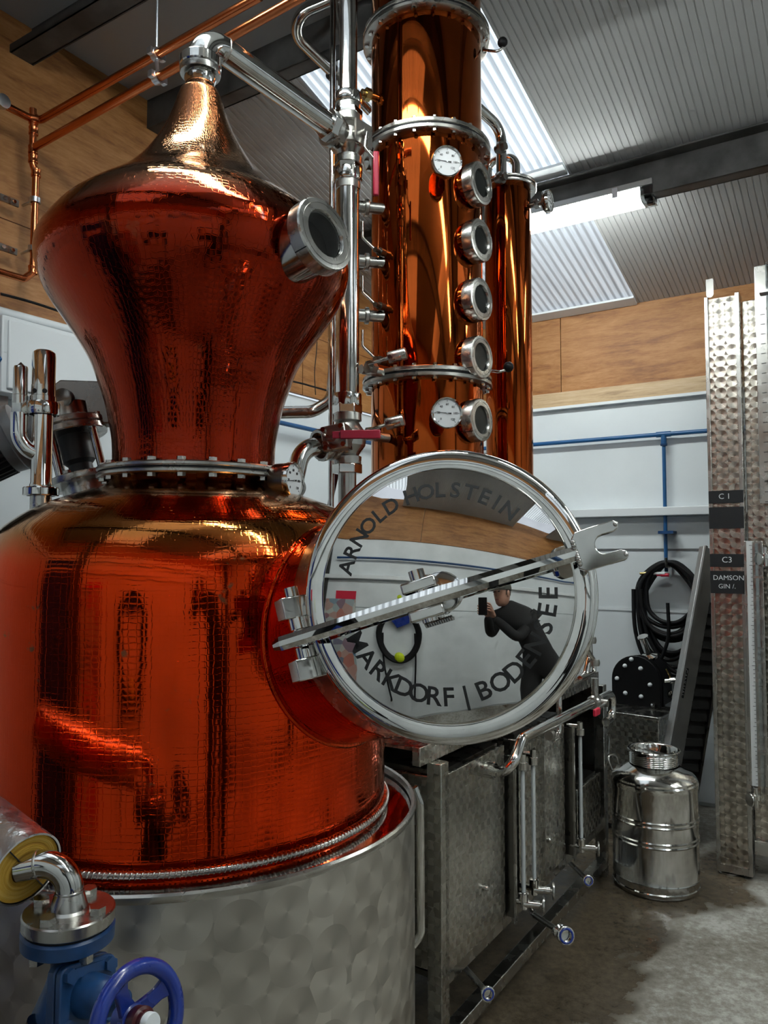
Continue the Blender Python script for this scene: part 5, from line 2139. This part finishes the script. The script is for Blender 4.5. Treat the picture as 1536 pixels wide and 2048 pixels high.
for sgn in (1,):
    g = G()
    c0_ = mc_c + Vector((-0.165 * (1 if sgn > 0 else -0.9), 0.12 if sgn > 0 else 0.11, 0.46))
    g.tube(fillet([c0_ + Vector((0.02, -0.02, -0.02)), c0_ + Vector((0, 0, 0.04)), c0_ + Vector((0.05, 0.03, 0.04)), c0_ + Vector((0.06, 0.02, -0.01))], 0.02), 0.006, 10)
    part('handle', g, M['satin'], can)

# steel box with the pump on it
cr = at(1318, 1436, 3.80)
bz = cr.z
bdx = (VD + UD * 0.12).normalized()
bdy = Vector((-bdx.y, bdx.x, 0))
if bdy.y < 0:
    bdy = -bdy
BXF = frame(cr, ZD, -bdx)
sbx = thing('steel_box', 'mottled stainless box standing behind the milk can, carrying the pump', 'box', (cr.x, cr.y, 0))
def bbox(x0, x1, y0, y1, z0, z1):
    g = G()
    V = []
    fr = Matrix(((-bdx.x, bdy.x, 0, cr.x), (-bdx.y, bdy.y, 0, cr.y), (0, 0, 1, 0), (0, 0, 0, 1)))
    g.box((x0, y0, z0), (x1, y1, z1), fr)
    return g


part('box_body', bbox(-0.50, -0.004, 0.004, 0.30, 0.03, bz - 0.012), M['perl_tank'], sbx, bevel=0.004)
part('box_lid', bbox(-0.505, 0.0, 0.0, 0.305, bz - 0.012, bz), M['satin'], sbx, bevel=0.002)
for (x, y) in ((-0.48, 0.03), (-0.03, 0.03), (-0.48, 0.27), (-0.03, 0.27)):
    part('foot', bbox(x - 0.015, x + 0.015, y - 0.015, y + 0.015, 0, 0.03), M['dark_steel'], sbx)

pc0 = on_z(1272, 1412, bz)
pn = Vector((0.10, -1, 0)).normalized()
PY = 0.30
pw = 0.135
pump = thing('transfer_pump', 'black rounded pump with white cap nuts and chrome ports on the steel box', 'pump', pc0)
PF = Matrix(((-pn.y, 0, -pn.x, pc0.x), (pn.x, 0, -pn.y, pc0.y), (0, 1, 0, pc0.z), (0, 0, 0, 1)))   # x right, y up, z back
PF = frame(pc0, -pn, (-pn.y, pn.x, 0))
PF = Matrix(((1, 0, 0, pc0.x), (0, 0, 1, pc0.y), (0, 1, 0, pc0.z), (0, 0, 0, 1))) @ Matrix.Rotation(0.62, 4, 'Y')
def pump_outline(w, h, inset=0.0):
    w, h = w - inset, h - inset
    return [(-w, 0.0 + inset), (w, 0.0 + inset)] + arc2(0, h - w, w, 0, 180, 16)


g = G()
g.prism(pump_outline(0.128, 0.262), 0.0, 0.02, PF)
part('front_cover', g, M['black'], pump, 30, bevel=0.004)
g = G()
g.prism(pump_outline(0.118, 0.262, 0.006), 0.018, 0.06, PF)
g.prism(pump_outline(0.126, 0.258), 0.06, 0.085, PF)
g.prism(pump_outline(0.115, 0.235), 0.085, 0.26, PF)
part('pump_body', g, M['black'], pump, 30)
NUT = mesh_of('cap_nut', G().lathe([(0, 0.016), (0.006, 0.0145), (0.0105, 0.009), (0.0115, 0.0), (0, 0)], 20), M['white_gloss'])
for (x, y) in ((-0.055, 0.205), (0.028, 0.198), (-0.098, 0.135), (0.075, 0.118), (-0.055, 0.062), (0.028, 0.052), (-0.020, 0.242)):
    inst('cap_nut', NUT, pump, PF @ Matrix.Translation((x, y, 0)) @ Matrix.Rotation(pi, 4, 'X'))
g = G()
g.lathe([(0, 0), (0.045, 0), (0.045, 0.012), (0.02, 0.02), (0.013, 0.022), (0.010, 0.08), (0.012, 0.115), (0.028, 0.12), (0.028, 0.128), (0, 0.128)], 24, frame(PF @ Vector((0.045, 0.245, 0.10)), (-0.38, -0.25, 1)))
part('top_port', g, M['polish'], pump, 30)
for (x, y, z) in ((0.128, 0.13, 0.10),):
    p = PF @ Vector((x, y, z))
    d = Vector((0.9, -0.35, 0.12)).normalized()
    g = G()
    g.cyl(p - d * 0.03, p + d * 0.07, 0.011, 18)
    g.lathe([(0, 0.02), (0.018, 0.02), (0.018, 0.045), (0, 0.045)], 18, frame(p, d))
    br = part('side_cock', g, M['polish'], pump, 30)
    g = G()
    g.tube([p + d * 0.03, p + d * 0.02 + Vector((-0.02, 0, 0.06))], 0.005, 8)
    part('cock_lever', g, M['brass'], br)
for (x, y, z, r) in ((0.09, 0.015, -0.004, 0.016), (0.118, 0.045, 0.20, 0.02)):
    g = G()
    g.lathe([(0.006, 0), (r, 0), (r, 0.014), (0.006, 0.018)], 20, frame(PF @ Vector((x, y, z)), (0.35, -0.9, 0)))
    part('drain_plug', g, M['mirror'], pump)

# coiled hose on the wall
hose = thing('coiled_hose', 'black rubber hose hung in a coil on the white back wall', 'hose', on_u(1340, 1200, U1 - 0.08))
hc = on_u(1342, 1222, U1 - 0.06)
for k in range(13):
    a_ = (0.188 if k < 6 else 0.165) + RND.uniform(-0.03, 0.012)
    b_ = (0.26 if k < 6 else 0.215) + RND.uniform(-0.055, 0.05)
    ctr = hc + VD * RND.uniform(-0.015, 0.02) + ZD * (0.275 - b_ - 0.005 * (k % 2))
    pts = []
    for j in range(48):
        t = 2 * pi * j / 48
        wob = 0.010 * sin(3 * t + k)
        pinch = 1 - 0.25 * max(0, sin(t)) ** 2
        pts.append(ctr + VD * ((a_ * pinch + wob) * cos(t)) + ZD * (b_ * sin(t)) - UD * (0.005 * k + 0.004 * sin(2 * t + k)))
    g = G()
    g.tube(pts, 0.0115, 10, False, True)
    part('hose_turn', g, M['rubber'], hose, 80)
for k in range(3):
    g = G()
    dx = 0.05 * k
    g.tube(smooth([hc + VD * (0.19 - 0.02 * k) + ZD * 0.12 - UD * 0.06, hc + VD * (0.185 - 0.03 * k) - ZD * 0.12 - UD * 0.05, hc + VD * (0.12 - dx) - ZD * (0.30) - UD * 0.04, hc - VD * (0.0 + dx) - ZD * 0.35 - UD * 0.04, hc - VD * 0.17 - ZD * (0.32 - 0.03 * k) - UD * 0.03, hc - VD * 0.24 - ZD * 0.33 - UD * 0.03], 6), 0.0115, 10)
    part('hose_tail', g, M['rubber'], hose, 80)
g = G()
g.tube(smooth([hc + ZD * 0.05 - UD * 0.08, hc - VD * 0.0 - ZD * 0.14 - UD * 0.08, hc + VD * 0.05 - ZD * 0.28 - UD * 0.07], 6), 0.010, 10)
part('hose_tail', g, M['rubber'], hose, 80)
for (px, py, m_) in ((1296, 1147, 'yellow'), (1330, 1150, 'bright_red'), (1322, 1147, 'white_gloss')):
    p = on_u(px, py, U1 - 0.11)
    g = G()
    g.cyl(p + VD * 0.022, p - VD * 0.022, 0.010, 14)
    g.cyl(p + VD * 0.045, p + VD * 0.02, 0.007, 12)
    part('hose_coupling', g, M[m_] if m_ != 'yellow' else M['brass'], hose)
part('hose_hook', G().tube(fillet([hc + ZD * 0.25 + UD * 0.055, hc + ZD * 0.25 - UD * 0.09, hc + ZD * 0.30 - UD * 0.10], 0.02), 0.008, 10), M['dark_steel'], hose)

# leaning loading ramp
ra0, ra1 = at(1352, 1600, 3.74), at(1437, 1105, 4.06)
rdir = (ra1 - ra0).normalized()
foot_ = ra0 - rdir * (ra0.z / rdir.z)
rl_ = (ra1 - foot_).length
ramp_t = thing('loading_ramp', 'folding aluminium ramp with dark treads leaning between the box and the tall tank', 'ramp', foot_)
rs = Vector((1, 0.42, 0)).normalized()
RFm = frame(foot_, rdir, rs)


def rmp(x0, x1, y0, y1, z0, z1):
    g = G()
    g.box((x0, y0, z0), (x1, y1, z1), RFm)
    return g


part('side_rail', rmp(-0.10, 0.0, -0.0, 0.035, 0.02, rl_), M['alu'], ramp_t, bevel=0.003)
part('rail_lip', rmp(-0.10, -0.085, -0.012, 0.0, 0.02, rl_), M['alu'], ramp_t)
part('tread_deck', rmp(0.002, 0.115, 0.02, 0.05, 0.03, rl_ - 0.03), M['tyre'], ramp_t)
for k in range(int(rl_ / 0.062) - 1):
    g = G()
    g.box((0.004, 0.0, 0.0), (0.112, 0.022, 0.036), RFm @ Matrix.Translation((0, 0.0, 0.06 + 0.062 * k)) @ Matrix.Rotation(-0.25, 4, 'Y'))
    part('tread', g, M['tyre'], ramp_t, 0)
part('far_rail', rmp(0.117, 0.130, 0.0, 0.045, 0.02, rl_), M['dark_steel'], ramp_t)
lbz = (at(1376, 1372, 3.9) - foot_).dot(rdir)
part('maker_plate', rmp(-0.095, -0.063, -0.003, 0.0, lbz - 0.075, lbz + 0.075), M['label'], ramp_t)
part('plate_lettering', text_geo('CANI HAL', 0.031, 0.0003, RFm @ Matrix.Translation((-0.079, -0.0034, lbz)) @ Matrix(((0, 1, 0, 0), (0, 0, -1, 0), (-1, 0, 0, 0), (0, 0, 0, 1))), 1.0), M['chalk'], ramp_t, 0)

# tall storage tank with level gauge
tf = on_z(1457, 1748, 0)
tu, tv = tf.dot(UD), tf.dot(VD)
TT = thing('storage_tank', 'tall narrow stainless storage tank with blackboard labels at the right edge', 'tank', tf)
fu = on_u(1421, 1100, tu).dot(VD)
fu2 = on_u(1492, 1100, tu).dot(VD)
zt1 = on_u(1440, 597, tu).z
zb1 = on_u(1440, 1738, tu).z


def tbox(u0, u1, v0, v1, z0, z1):
    g = G()
    g.box((0, 0, z0), (v1 - v0, u1 - u0, z1), room_frame(U(u0, v1, 0)))
    return g


part('front_strip', tbox(tu - 0.012, tu + 0.06, fu2 + 0.012, fu - 0.012, zb1 + 0.03, zt1), M['perl_strip'], TT)
part('edge_angle', tbox(tu - 0.022, tu + 0.06, fu - 0.016, fu, zb1, zt1 + 0.01), M['satin'], TT, bevel=0.002)
part('edge_angle', tbox(tu - 0.022, tu + 0.06, fu2, fu2 + 0.018, zb1, zt1 + 0.01), M['satin'], TT, bevel=0.002)
part('foot_rail', tbox(tu - 0.02, tu + 0.06, fu2 + 0.018, fu - 0.016, zb1, zb1 + 0.03), M['satin'], TT)
g = G()
fx = tf + UD * 0.03
g.lathe([(0, 0), (0.045, 0), (0.045, 0.006), (0.012, 0.016), (0.009, 0.018), (0.009, zb1), (0, zb1)], 28, Matrix.Translation(fx))
part('adjustable_foot', g, M['satin'], TT)
g = G()
lg = on_u(1427, 585, tu)
hole = [(-0.016, -0.05), (0.016, -0.05)] + arc2(0, 0.02, 0.016, 0, 180, 8)
g.prism(hole, -0.003, 0.003, frame(U(tu + 0.01, fu - 0.02, zt1 + 0.05), UD, -VD))
part('lifting_eye', g, M['satin'], TT)
tank_v0 = fu2 - 0.95
part('tank_wall', tbox(tu + 0.03, tu + 0.80, tank_v0, fu2 - 0.004, zb1 + 0.12, zt1 - 0.02), M['perl_strip'], TT, bevel=0.003)
part('belly_band', tbox(tu + 0.0, tu + 0.03, tank_v0, fu2 - 0.004, 1.33, 1.40), M['satin'], TT, bevel=0.003)
part('bottom_band', tbox(tu + 0.0, tu + 0.78, tank_v0, fu2 - 0.004, zb1 + 0.09, zb1 + 0.15), M['satin'], TT, bevel=0.003)
for vv in (tank_v0 + 0.05,):
    for uu in (tu + 0.05, tu + 0.74):
        g = G()
        c_ = U(uu, vv, 0)
        g.lathe([(0, 0), (0.045, 0), (0.045, 0.006), (0.012, 0.018), (0.012, zb1 + 0.1), (0, zb1 + 0.1)], 20, Matrix.Translation(c_))
        part('adjustable_foot', g, M['satin'], TT)
c_ = U(tu + 0.74, fu - 0.05, 0)
g = G()
g.lathe([(0, 0), (0.045, 0), (0.045, 0.006), (0.012, 0.018), (0.012, zb1 + 0.12), (0, zb1 + 0.12)], 20, Matrix.Translation(c_))
part('adjustable_foot', g, M['satin'], TT)
# upper gauge plate with ruler marks
g1a = on_u(1508, 532, tu - 0.03).dot(VD)
zga, zgb = on_u(1515, 532, tu - 0.03).z, on_u(1515, 1008, tu - 0.03).z
gb = part('upper_gauge_plate', tbox(tu - 0.032, tu - 0.026, g1a - 0.14, g1a, zgb, zga), M['satin'], TT, bevel=0.002)
part('gauge_standoff', tbox(tu - 0.026, tu + 0.035, g1a - 0.10, g1a - 0.06, zgb + 0.1, zga - 0.25), M['satin'], TT)
part('gauge_rod', G().cyl(U(tu - 0.05, g1a - 0.055, zgb - 0.04), U(tu - 0.05, g1a - 0.055, zga), 0.009, 14), M['clear'], TT)
for zz in (zga - 0.13, zgb + 0.10):
    part('gauge_clip', tbox(tu - 0.062, tu - 0.026, g1a - 0.085, g1a - 0.02, zz, zz + 0.012), M['satin'], TT)
for k in range(20):
    zz = zga - 0.22 - k * 0.043
    if zz > zgb:
        part('gauge_mark', tbox(tu - 0.0328, tu - 0.032, g1a - 0.038, g1a - 0.02, zz, zz + 0.003), M['ink'], TT)
# lower gauge plate with white ruler
g2a = on_u(1487, 1085, tu - 0.03).dot(VD)
zha, zhb = on_u(1500, 1082, tu - 0.03).z, on_u(1500, 1570, tu - 0.03).z
part('lower_gauge_plate', tbox(tu - 0.032, tu - 0.026, g2a - 0.075, g2a, zhb - 0.0, zha), M['satin'], TT, bevel=0.002)
part('gauge_standoff', tbox(tu - 0.026, tu + 0.035, g2a - 0.05, g2a - 0.02, zhb + 0.1, zha - 0.1), M['satin'], TT)
part('ruler', tbox(tu - 0.036, tu - 0.0325, g2a - 0.034, g2a - 0.011, zhb, zha), M['ruler'], TT)
for k in range(60):
    zz = zha - 0.02 - k * 0.0172
    if zz > zhb:
        part('ruler_mark', tbox(tu - 0.0366, tu - 0.036, g2a - 0.0338, g2a - (0.022 if k % 5 == 0 else 0.027), zz, zz + 0.0018), M['ink'], TT)
part('gauge_rod', G().cyl(U(tu - 0.05, g2a - 0.055, zhb - 0.06), U(tu - 0.05, g2a - 0.055, zha - 0.01), 0.008, 14), M['clear'], TT)
for zz in (zha - 0.16, zhb + 0.14):
    part('gauge_clip', tbox(tu - 0.06, tu - 0.026, g2a - 0.075, g2a - 0.038, zz, zz + 0.01), M['satin'], TT)
for (px, py) in ((1512, 1600), (1530, 1118)):
    p = on_u(px, py, tu - 0.05)
    g = G()
    g.lathe([(0, -0.03), (0.012, -0.03), (0.012, 0), (0.02, 0.002), (0.02, 0.02), (0.012, 0.024), (0.010, 0.05), (0, 0.05)], 20, Matrix.Translation(p))
    g.cyl(p, p + UD * 0.09, 0.010, 14)
    tp_ = part('gauge_tap', g, M['polish'], TT)
    inst('tap_knob', KNOB, tp_, frame(p + VD * 0.01, (VD - UD).normalized()))
# blackboard labels and chalk writing
def blab(py0, py1):
    z1, z0 = on_u(1455, py0, tu - 0.02).z, on_u(1455, py1, tu - 0.02).z
    part('blackboard_label', tbox(tu - 0.0245, tu - 0.0225, fu2 + 0.002, fu - 0.001, z0, z1), M['label'], TT)
    return (z0 + z1) / 2


def chalk(txt, px, py, size, w=1.0):
    p = on_u(px, py, tu - 0.0248)
    part('chalk_writing', text_geo(txt, size, 0.0003, frame(p, -UD, -VD), w), M['chalk'], TT, 0)


blab(981, 1006)
chalk('C 1', 1449, 993, 0.034)
blab(1014, 1057)
blab(1108, 1134)
chalk('C3', 1454, 1120, 0.036)
blab(1142, 1187)
chalk('DAMSON', 1457, 1156, 0.030, 1.0)
chalk('GIN /.', 1454, 1173, 0.028, 1.0)

# clear tub with a scrubbing brush behind the frame
ju = on_v(1183, 1600, FV + 0.07).dot(UD)
tubc = U(ju, FV + 0.075, 0.468)
tub = thing('plastic_jug', 'clear plastic jug standing on the far collecting tank', 'jug', tubc)
g = G()
g.lathe([(0, 0.0), (0.042, 0.0), (0.046, 0.006), (0.052, 0.16), (0.055, 0.165), (0.050, 0.165), (0.044, 0.01), (0, 0.006)], 32, Matrix.Translation(tubc))
part('jug_body', g, M['clear'], tub)
g = G()
g.tube(fillet([tubc - VD * 0.05 + ZD * 0.14, tubc - VD * 0.085 + ZD * 0.13, tubc - VD * 0.08 + ZD * 0.05, tubc - VD * 0.046 + ZD * 0.04], 0.02), 0.006, 10)
part('jug_handle', g, M['clear'], tub)

# ------------------------------------------------------------------ seen in the mirror lid: the wall behind, hung rope, banner, photographer
vr = 0.62
rope = thing('hung_rope', 'black braided line looped over a blue hook on the wall behind the photographer', 'rope', U(U0 + 0.05, vr, 0.6))
rc0 = U(U0 + 0.06, vr, 1.12)
for k in range(3):
    pts = []
    for j in range(40):
        t = 2 * pi * j / 40
        pinch = 1 - 0.45 * max(0, sin(t)) ** 1.5
        pts.append(rc0 + VD * ((0.23 + 0.018 * k) * pinch * cos(t)) + ZD * ((0.31 + 0.015 * k) * sin(t)) + UD * (0.015 * k))
    part('rope_loop', G().tube(pts, 0.020, 8, False, True), M['rubber'], rope, 80)
for sgn in (-1, 1):
    part('rope_tail', G().tube(smooth([rc0 + VD * 0.2 * sgn, rc0 + VD * 0.20 * sgn - ZD * 0.35, rc0 + VD * 0.15 * sgn - ZD * 0.85], 5), 0.012, 8), M['rubber'], rope, 80)
g = G()
g.sphere(rc0 - ZD * 0.28 + UD * 0.04, 0.06, 10, 6, (1.2, 0.7, 1.0))
part('yellow_knot', g, M['yellow'], rope, 0)
g = G()
g.sphere(rc0 + ZD * 0.42 + UD * 0.03, 0.03, 10, 6)
part('yellow_end', g, M['yellow'], rope, 0)
g = G()
g.prism([(-0.13, -0.08), (0.02, -0.14), (0.12, -0.02), (0.10, 0.10), (-0.13, 0.08)], -0.02, 0.02, frame(rc0 + ZD * 0.20, UD, VD))
part('blue_hook_plate', g, M['blue_wheel'], rope)

ban = thing('printed_banner', 'tall printed banner with red header on the wall behind the photographer', 'banner', U(U0 + 0.03, 1.35, 0.3))


def banner_mat():
    m, nt, bs = nm('banner_print')
    v = node(nt, 'ShaderNodeTexVoronoi', i_Scale=9.0)
    nt.links.new(coords(nt), v.inputs['Vector'])
    nt.links.new(ramp(nt, v.outputs['Color'], [(0.1, (0.35, 0.42, 0.42)), (0.4, (0.5, 0.5, 0.46)), (0.62, (0.45, 0.10, 0.06)), (0.72, (0.08, 0.2, 0.3)), (0.9, (0.55, 0.55, 0.5))]), bs.inputs['Base Color'])
    return m


part('banner_sheet', slab(U0 + 0.012, U0 + 0.02, 1.20, 1.62, 0.25, 1.50), banner_mat(), ban)
part('banner_header', slab(U0 + 0.012, U0 + 0.021, 1.20, 1.50, 1.50, 1.60), M['bright_red'], ban)
bl = tag(part('air_hose', G().tube([U(U0 + 0.05, 1.55, 2.02), U(U0 + 0.05, -2.5, 2.02)], 0.014, 12), M['blue'], None, 60), 'dark blue air pipe along the wall behind the photographer', 'pipe')
dr_ = struct('door_1', slab(U0 + 0.002, U0 + 0.045, 1.86, 2.62, 0.01, 2.05), M['blue_wheel'])  # unseen door, added as a dark shape for the copper to mirror
dr_['label'] = 'added dark blue door for the copper reflections, in the wall behind the camera'
part('door_handle', G().tube(fillet([U(U0 + 0.04, 1.95, 1.05), U(U0 + 0.09, 1.95, 1.05), U(U0 + 0.09, 2.07, 1.05)], 0.015), 0.01, 10), M['satin'], dr_)


def skin_mesh(name, joints, bones, mat, parent, sub=2, root=0):
    me = bpy.data.meshes.new(name)
    me.from_pydata([j[0] for j in joints], bones, [])
    o = bpy.data.objects.new(name, me)
    tmp = o
    COL.objects.link(o)
    sk = o.modifiers.new('skin', 'SKIN')
    sk.use_smooth_shade = True
    for i, j in enumerate(joints):
        r = j[1]
        me.skin_vertices[0].data[i].radius = (r, r) if not isinstance(r, tuple) else r
    me.skin_vertices[0].data[root].use_root = True
    ss = o.modifiers.new('sub', 'SUBSURF')
    ss.levels = sub
    ss.render_levels = sub
    dg = bpy.context.evaluated_depsgraph_get()
    m2 = bpy.data.meshes.new_from_object(o.evaluated_get(dg))
    bpy.data.objects.remove(o)
    bpy.data.meshes.remove(me)
    g = G()
    g.add([v.co.copy() for v in m2.vertices], [tuple(p.vertices) for p in m2.polygons])
    bpy.data.meshes.remove(m2)
    return part(name, g, mat, parent, 180)


ps = thing('person', 'person in black clothes and cap holding up a phone, mirrored in the lid', 'person', (0.5, -0.45, 0))
HD = Vector((0.185, -0.27, 1.545))
J = [((0.56, -0.34, 0.92), (0.19, 0.14)),      # 0 pelvis
     ((0.50, -0.35, 1.08), (0.185, 0.14)),     # 1 waist
     ((0.39, -0.35, 1.26), (0.205, 0.15)),     # 2 chest
     ((0.31, -0.33, 1.38), (0.13, 0.10)),      # 3 upper chest
     ((0.235, -0.295, 1.445), (0.06, 0.06)),   # 4 neck
     ((0.15, -0.34, 1.34), (0.078, 0.078)),    # 5 shoulder near phone
     ((0.07, -0.30, 1.15), (0.058, 0.058)),    # 6 elbow
     ((0.055, -0.17, 1.33), (0.036, 0.036)),   # 7 wrist
     ((0.46, -0.27, 1.33), (0.080, 0.080)),    # 8 other shoulder
     ((0.32, -0.16, 1.13), (0.058, 0.058)),    # 9 elbow
     ((0.115, -0.115, 1.315), (0.036, 0.036)), # 10 wrist
     ((0.48, -0.38, 0.84), (0.115, 0.115)),    # 11 hip
     ((0.42, -0.28, 0.47), (0.080, 0.080)),    # 12 knee
     ((0.44, -0.36, 0.09), (0.050, 0.050)),    # 13 ankle
     ((0.66, -0.32, 0.84), (0.115, 0.115)),    # 14 hip
     ((0.68, -0.22, 0.47), (0.080, 0.080)),    # 15 knee
     ((0.69, -0.32, 0.09), (0.050, 0.050)),    # 16 ankle
     ((0.43, -0.24, 0.035), (0.035, 0.03)),    # 17 toe
     ((0.68, -0.20, 0.035), (0.035, 0.03))]    # 18 toe
E = [(0, 1), (1, 2), (2, 3), (3, 4), (3, 5), (5, 6), (6, 7), (3, 8), (8, 9), (9, 10), (0, 11), (11, 12), (12, 13), (0, 14), (14, 15), (15, 16), (13, 17), (16, 18)]
skin_mesh('body', J, E, M['cloth_black'], ps)
hv_ = Vector((-0.62, 0.75, -0.12)).normalized()      # looks at the phone
HFm = frame(HD, ZD, hv_)
g = G()
prof = [(0, -0.125), (0.035, -0.120), (0.055, -0.10), (0.066, -0.06), (0.075, -0.01), (0.078, 0.04), (0.072, 0.085), (0.05, 0.115), (0, 0.128)]
g.lathe(prof, 28, HFm @ Matrix.Diagonal((1.18, 0.95, 1, 1)))
head = part('head', g, M['skin'], ps, 180)
g = G()
g.sphere((0, 0, 0), 1, 12, 8)
nose = G()
nose.add([HFm @ Vector((0.088 + 0.022 * p.x, 0.014 * p.y, -0.012 + 0.026 * p.z)) for p in g.v], g.f)
part('nose', nose, M['skin'], head, 180)
for sgn in (-1, 1):
    ear = G()
    ear.add([HFm @ Vector((0.0 + 0.018 * p.x, sgn * 0.074 + 0.009 * p.y, -0.005 + 0.032 * p.z)) for p in g.v], g.f)
    part('ear', ear, M['skin'], head, 180)
    eye = G()
    eye.add([HFm @ Vector((0.080 + 0.008 * p.x, sgn * 0.030 + 0.012 * p.y, 0.008 + 0.007 * p.z)) for p in g.v], g.f)
    part('eye', eye, M['ink'], head, 180)
mo_ = G()
mo_.add([HFm @ Vector((0.074 + 0.008 * p.x, 0.024 * p.y, -0.066 + 0.006 * p.z)) for p in g.v], g.f)
part('mouth', mo_, plain('lip', (0.30, 0.10, 0.08), 0.5), head, 180)
hair = G()
hair.lathe([(0.076, -0.02), (0.081, 0.02), (0.080, 0.06)], 24, HFm @ Matrix.Diagonal((1.17, 0.96, 1, 1)), radians(70), radians(290))
part('hair', hair, plain('brown_hair', (0.05, 0.03, 0.02), 0.8), head, 180)
cap = G()
cap.lathe([(0.084, 0.03), (0.086, 0.05), (0.080, 0.09), (0.058, 0.125), (0.02, 0.142), (0, 0.144)], 28, HFm @ Matrix.Diagonal((1.18, 0.98, 1, 1)))
cp = part('cap', cap, M['cap'], head, 60)
br_ = G()
brim = [(0.085 * cos(radians(a)) * 1.12, 0.083 * sin(radians(a))) for a in range(-70, 71, 10)]
brim2 = [(0.09 + 0.075 * cos(radians(a)), 0.072 * sin(radians(a))) for a in range(80, -81, -10)]
br_.prism(brim + brim2, 0.030, 0.035, HFm @ Matrix.Rotation(0.15, 4, 'Y'))
part('cap_brim', br_, M['cap'], head, 20)
# hands around the phone, phone upright just behind the lens
ph = thing('phone', 'dark phone held upright by the person mirrored in the lid', 'phone', (0.025, -0.055, 1.33))
g = G()
g.box((-0.012, -0.058, 1.335), (0.060, -0.048, 1.482), None)
part('phone_body', g, M['black'], ph, 20, bevel=0.003)
for (x, z) in ((0.004, 1.462), (0.004, 1.440), (0.024, 1.451)):
    part('phone_lens', G().lathe([(0, 0.003), (0.008, 0.003), (0.009, 0)], 16, frame(Vector((x, -0.048, z)), (0, 1, 0))), M['sight'], ph)


def hand(wrist, palm, tips, thumb, name):
    joints = [(tuple(wrist), (0.027, 0.022)), (tuple((Vector(wrist) + Vector(palm)) / 2), (0.034, 0.018)), (tuple(palm), (0.036, 0.014))]
    bones = [(0, 1), (1, 2)]
    for (mid, tip) in tips:
        joints += [(tuple(mid), 0.009), (tuple(tip), 0.0075)]
        k = len(joints)
        bones += [(2, k - 2), (k - 2, k - 1)]
    joints += [(tuple(thumb[0]), 0.011), (tuple(thumb[1]), 0.008)]
    k = len(joints)
    bones += [(1, k - 2), (k - 2, k - 1)]
    skin_mesh(name, joints, bones, M['skin'], ps)


hand((0.055, -0.17, 1.33), (0.06, -0.095, 1.355), [((-0.0, -0.075, 1.352 + 0.02 * k), (-0.018, -0.047, 1.352 + 0.02 * k)) for k in range(4)], ((0.075, -0.075, 1.39), (0.06, -0.064, 1.425)), 'hand')
hand((0.115, -0.115, 1.315), (0.09, -0.085, 1.37), [((0.082, -0.062, 1.375 + 0.019 * k), (0.060, -0.042, 1.378 + 0.019 * k)) for k in range(4)], ((0.07, -0.085, 1.40), (0.045, -0.066, 1.41)), 'hand')

# unseen dark posts, added so the copper mirrors dark bars, against the walls
for i, (u, v) in enumerate(((U0 + 0.11, -2.75), (U0 + 0.11, 1.70), (1.9, V0 + 0.11))):
    g = G()
    for (a, b) in ((-0.10, -0.088), (0.088, 0.10)):
        rbox(g, u + a, u + b, v - 0.07, v + 0.07, 0, roof_z(u) - 0.02)
    rbox(g, u - 0.09, u + 0.09, v - 0.005, v + 0.005, 0, roof_z(u) - 0.02)
    o = struct('trim_%d' % (7 + i), g, M['beam'])
    o['label'] = 'added dark steel post for the copper reflections, against the wall behind the camera'
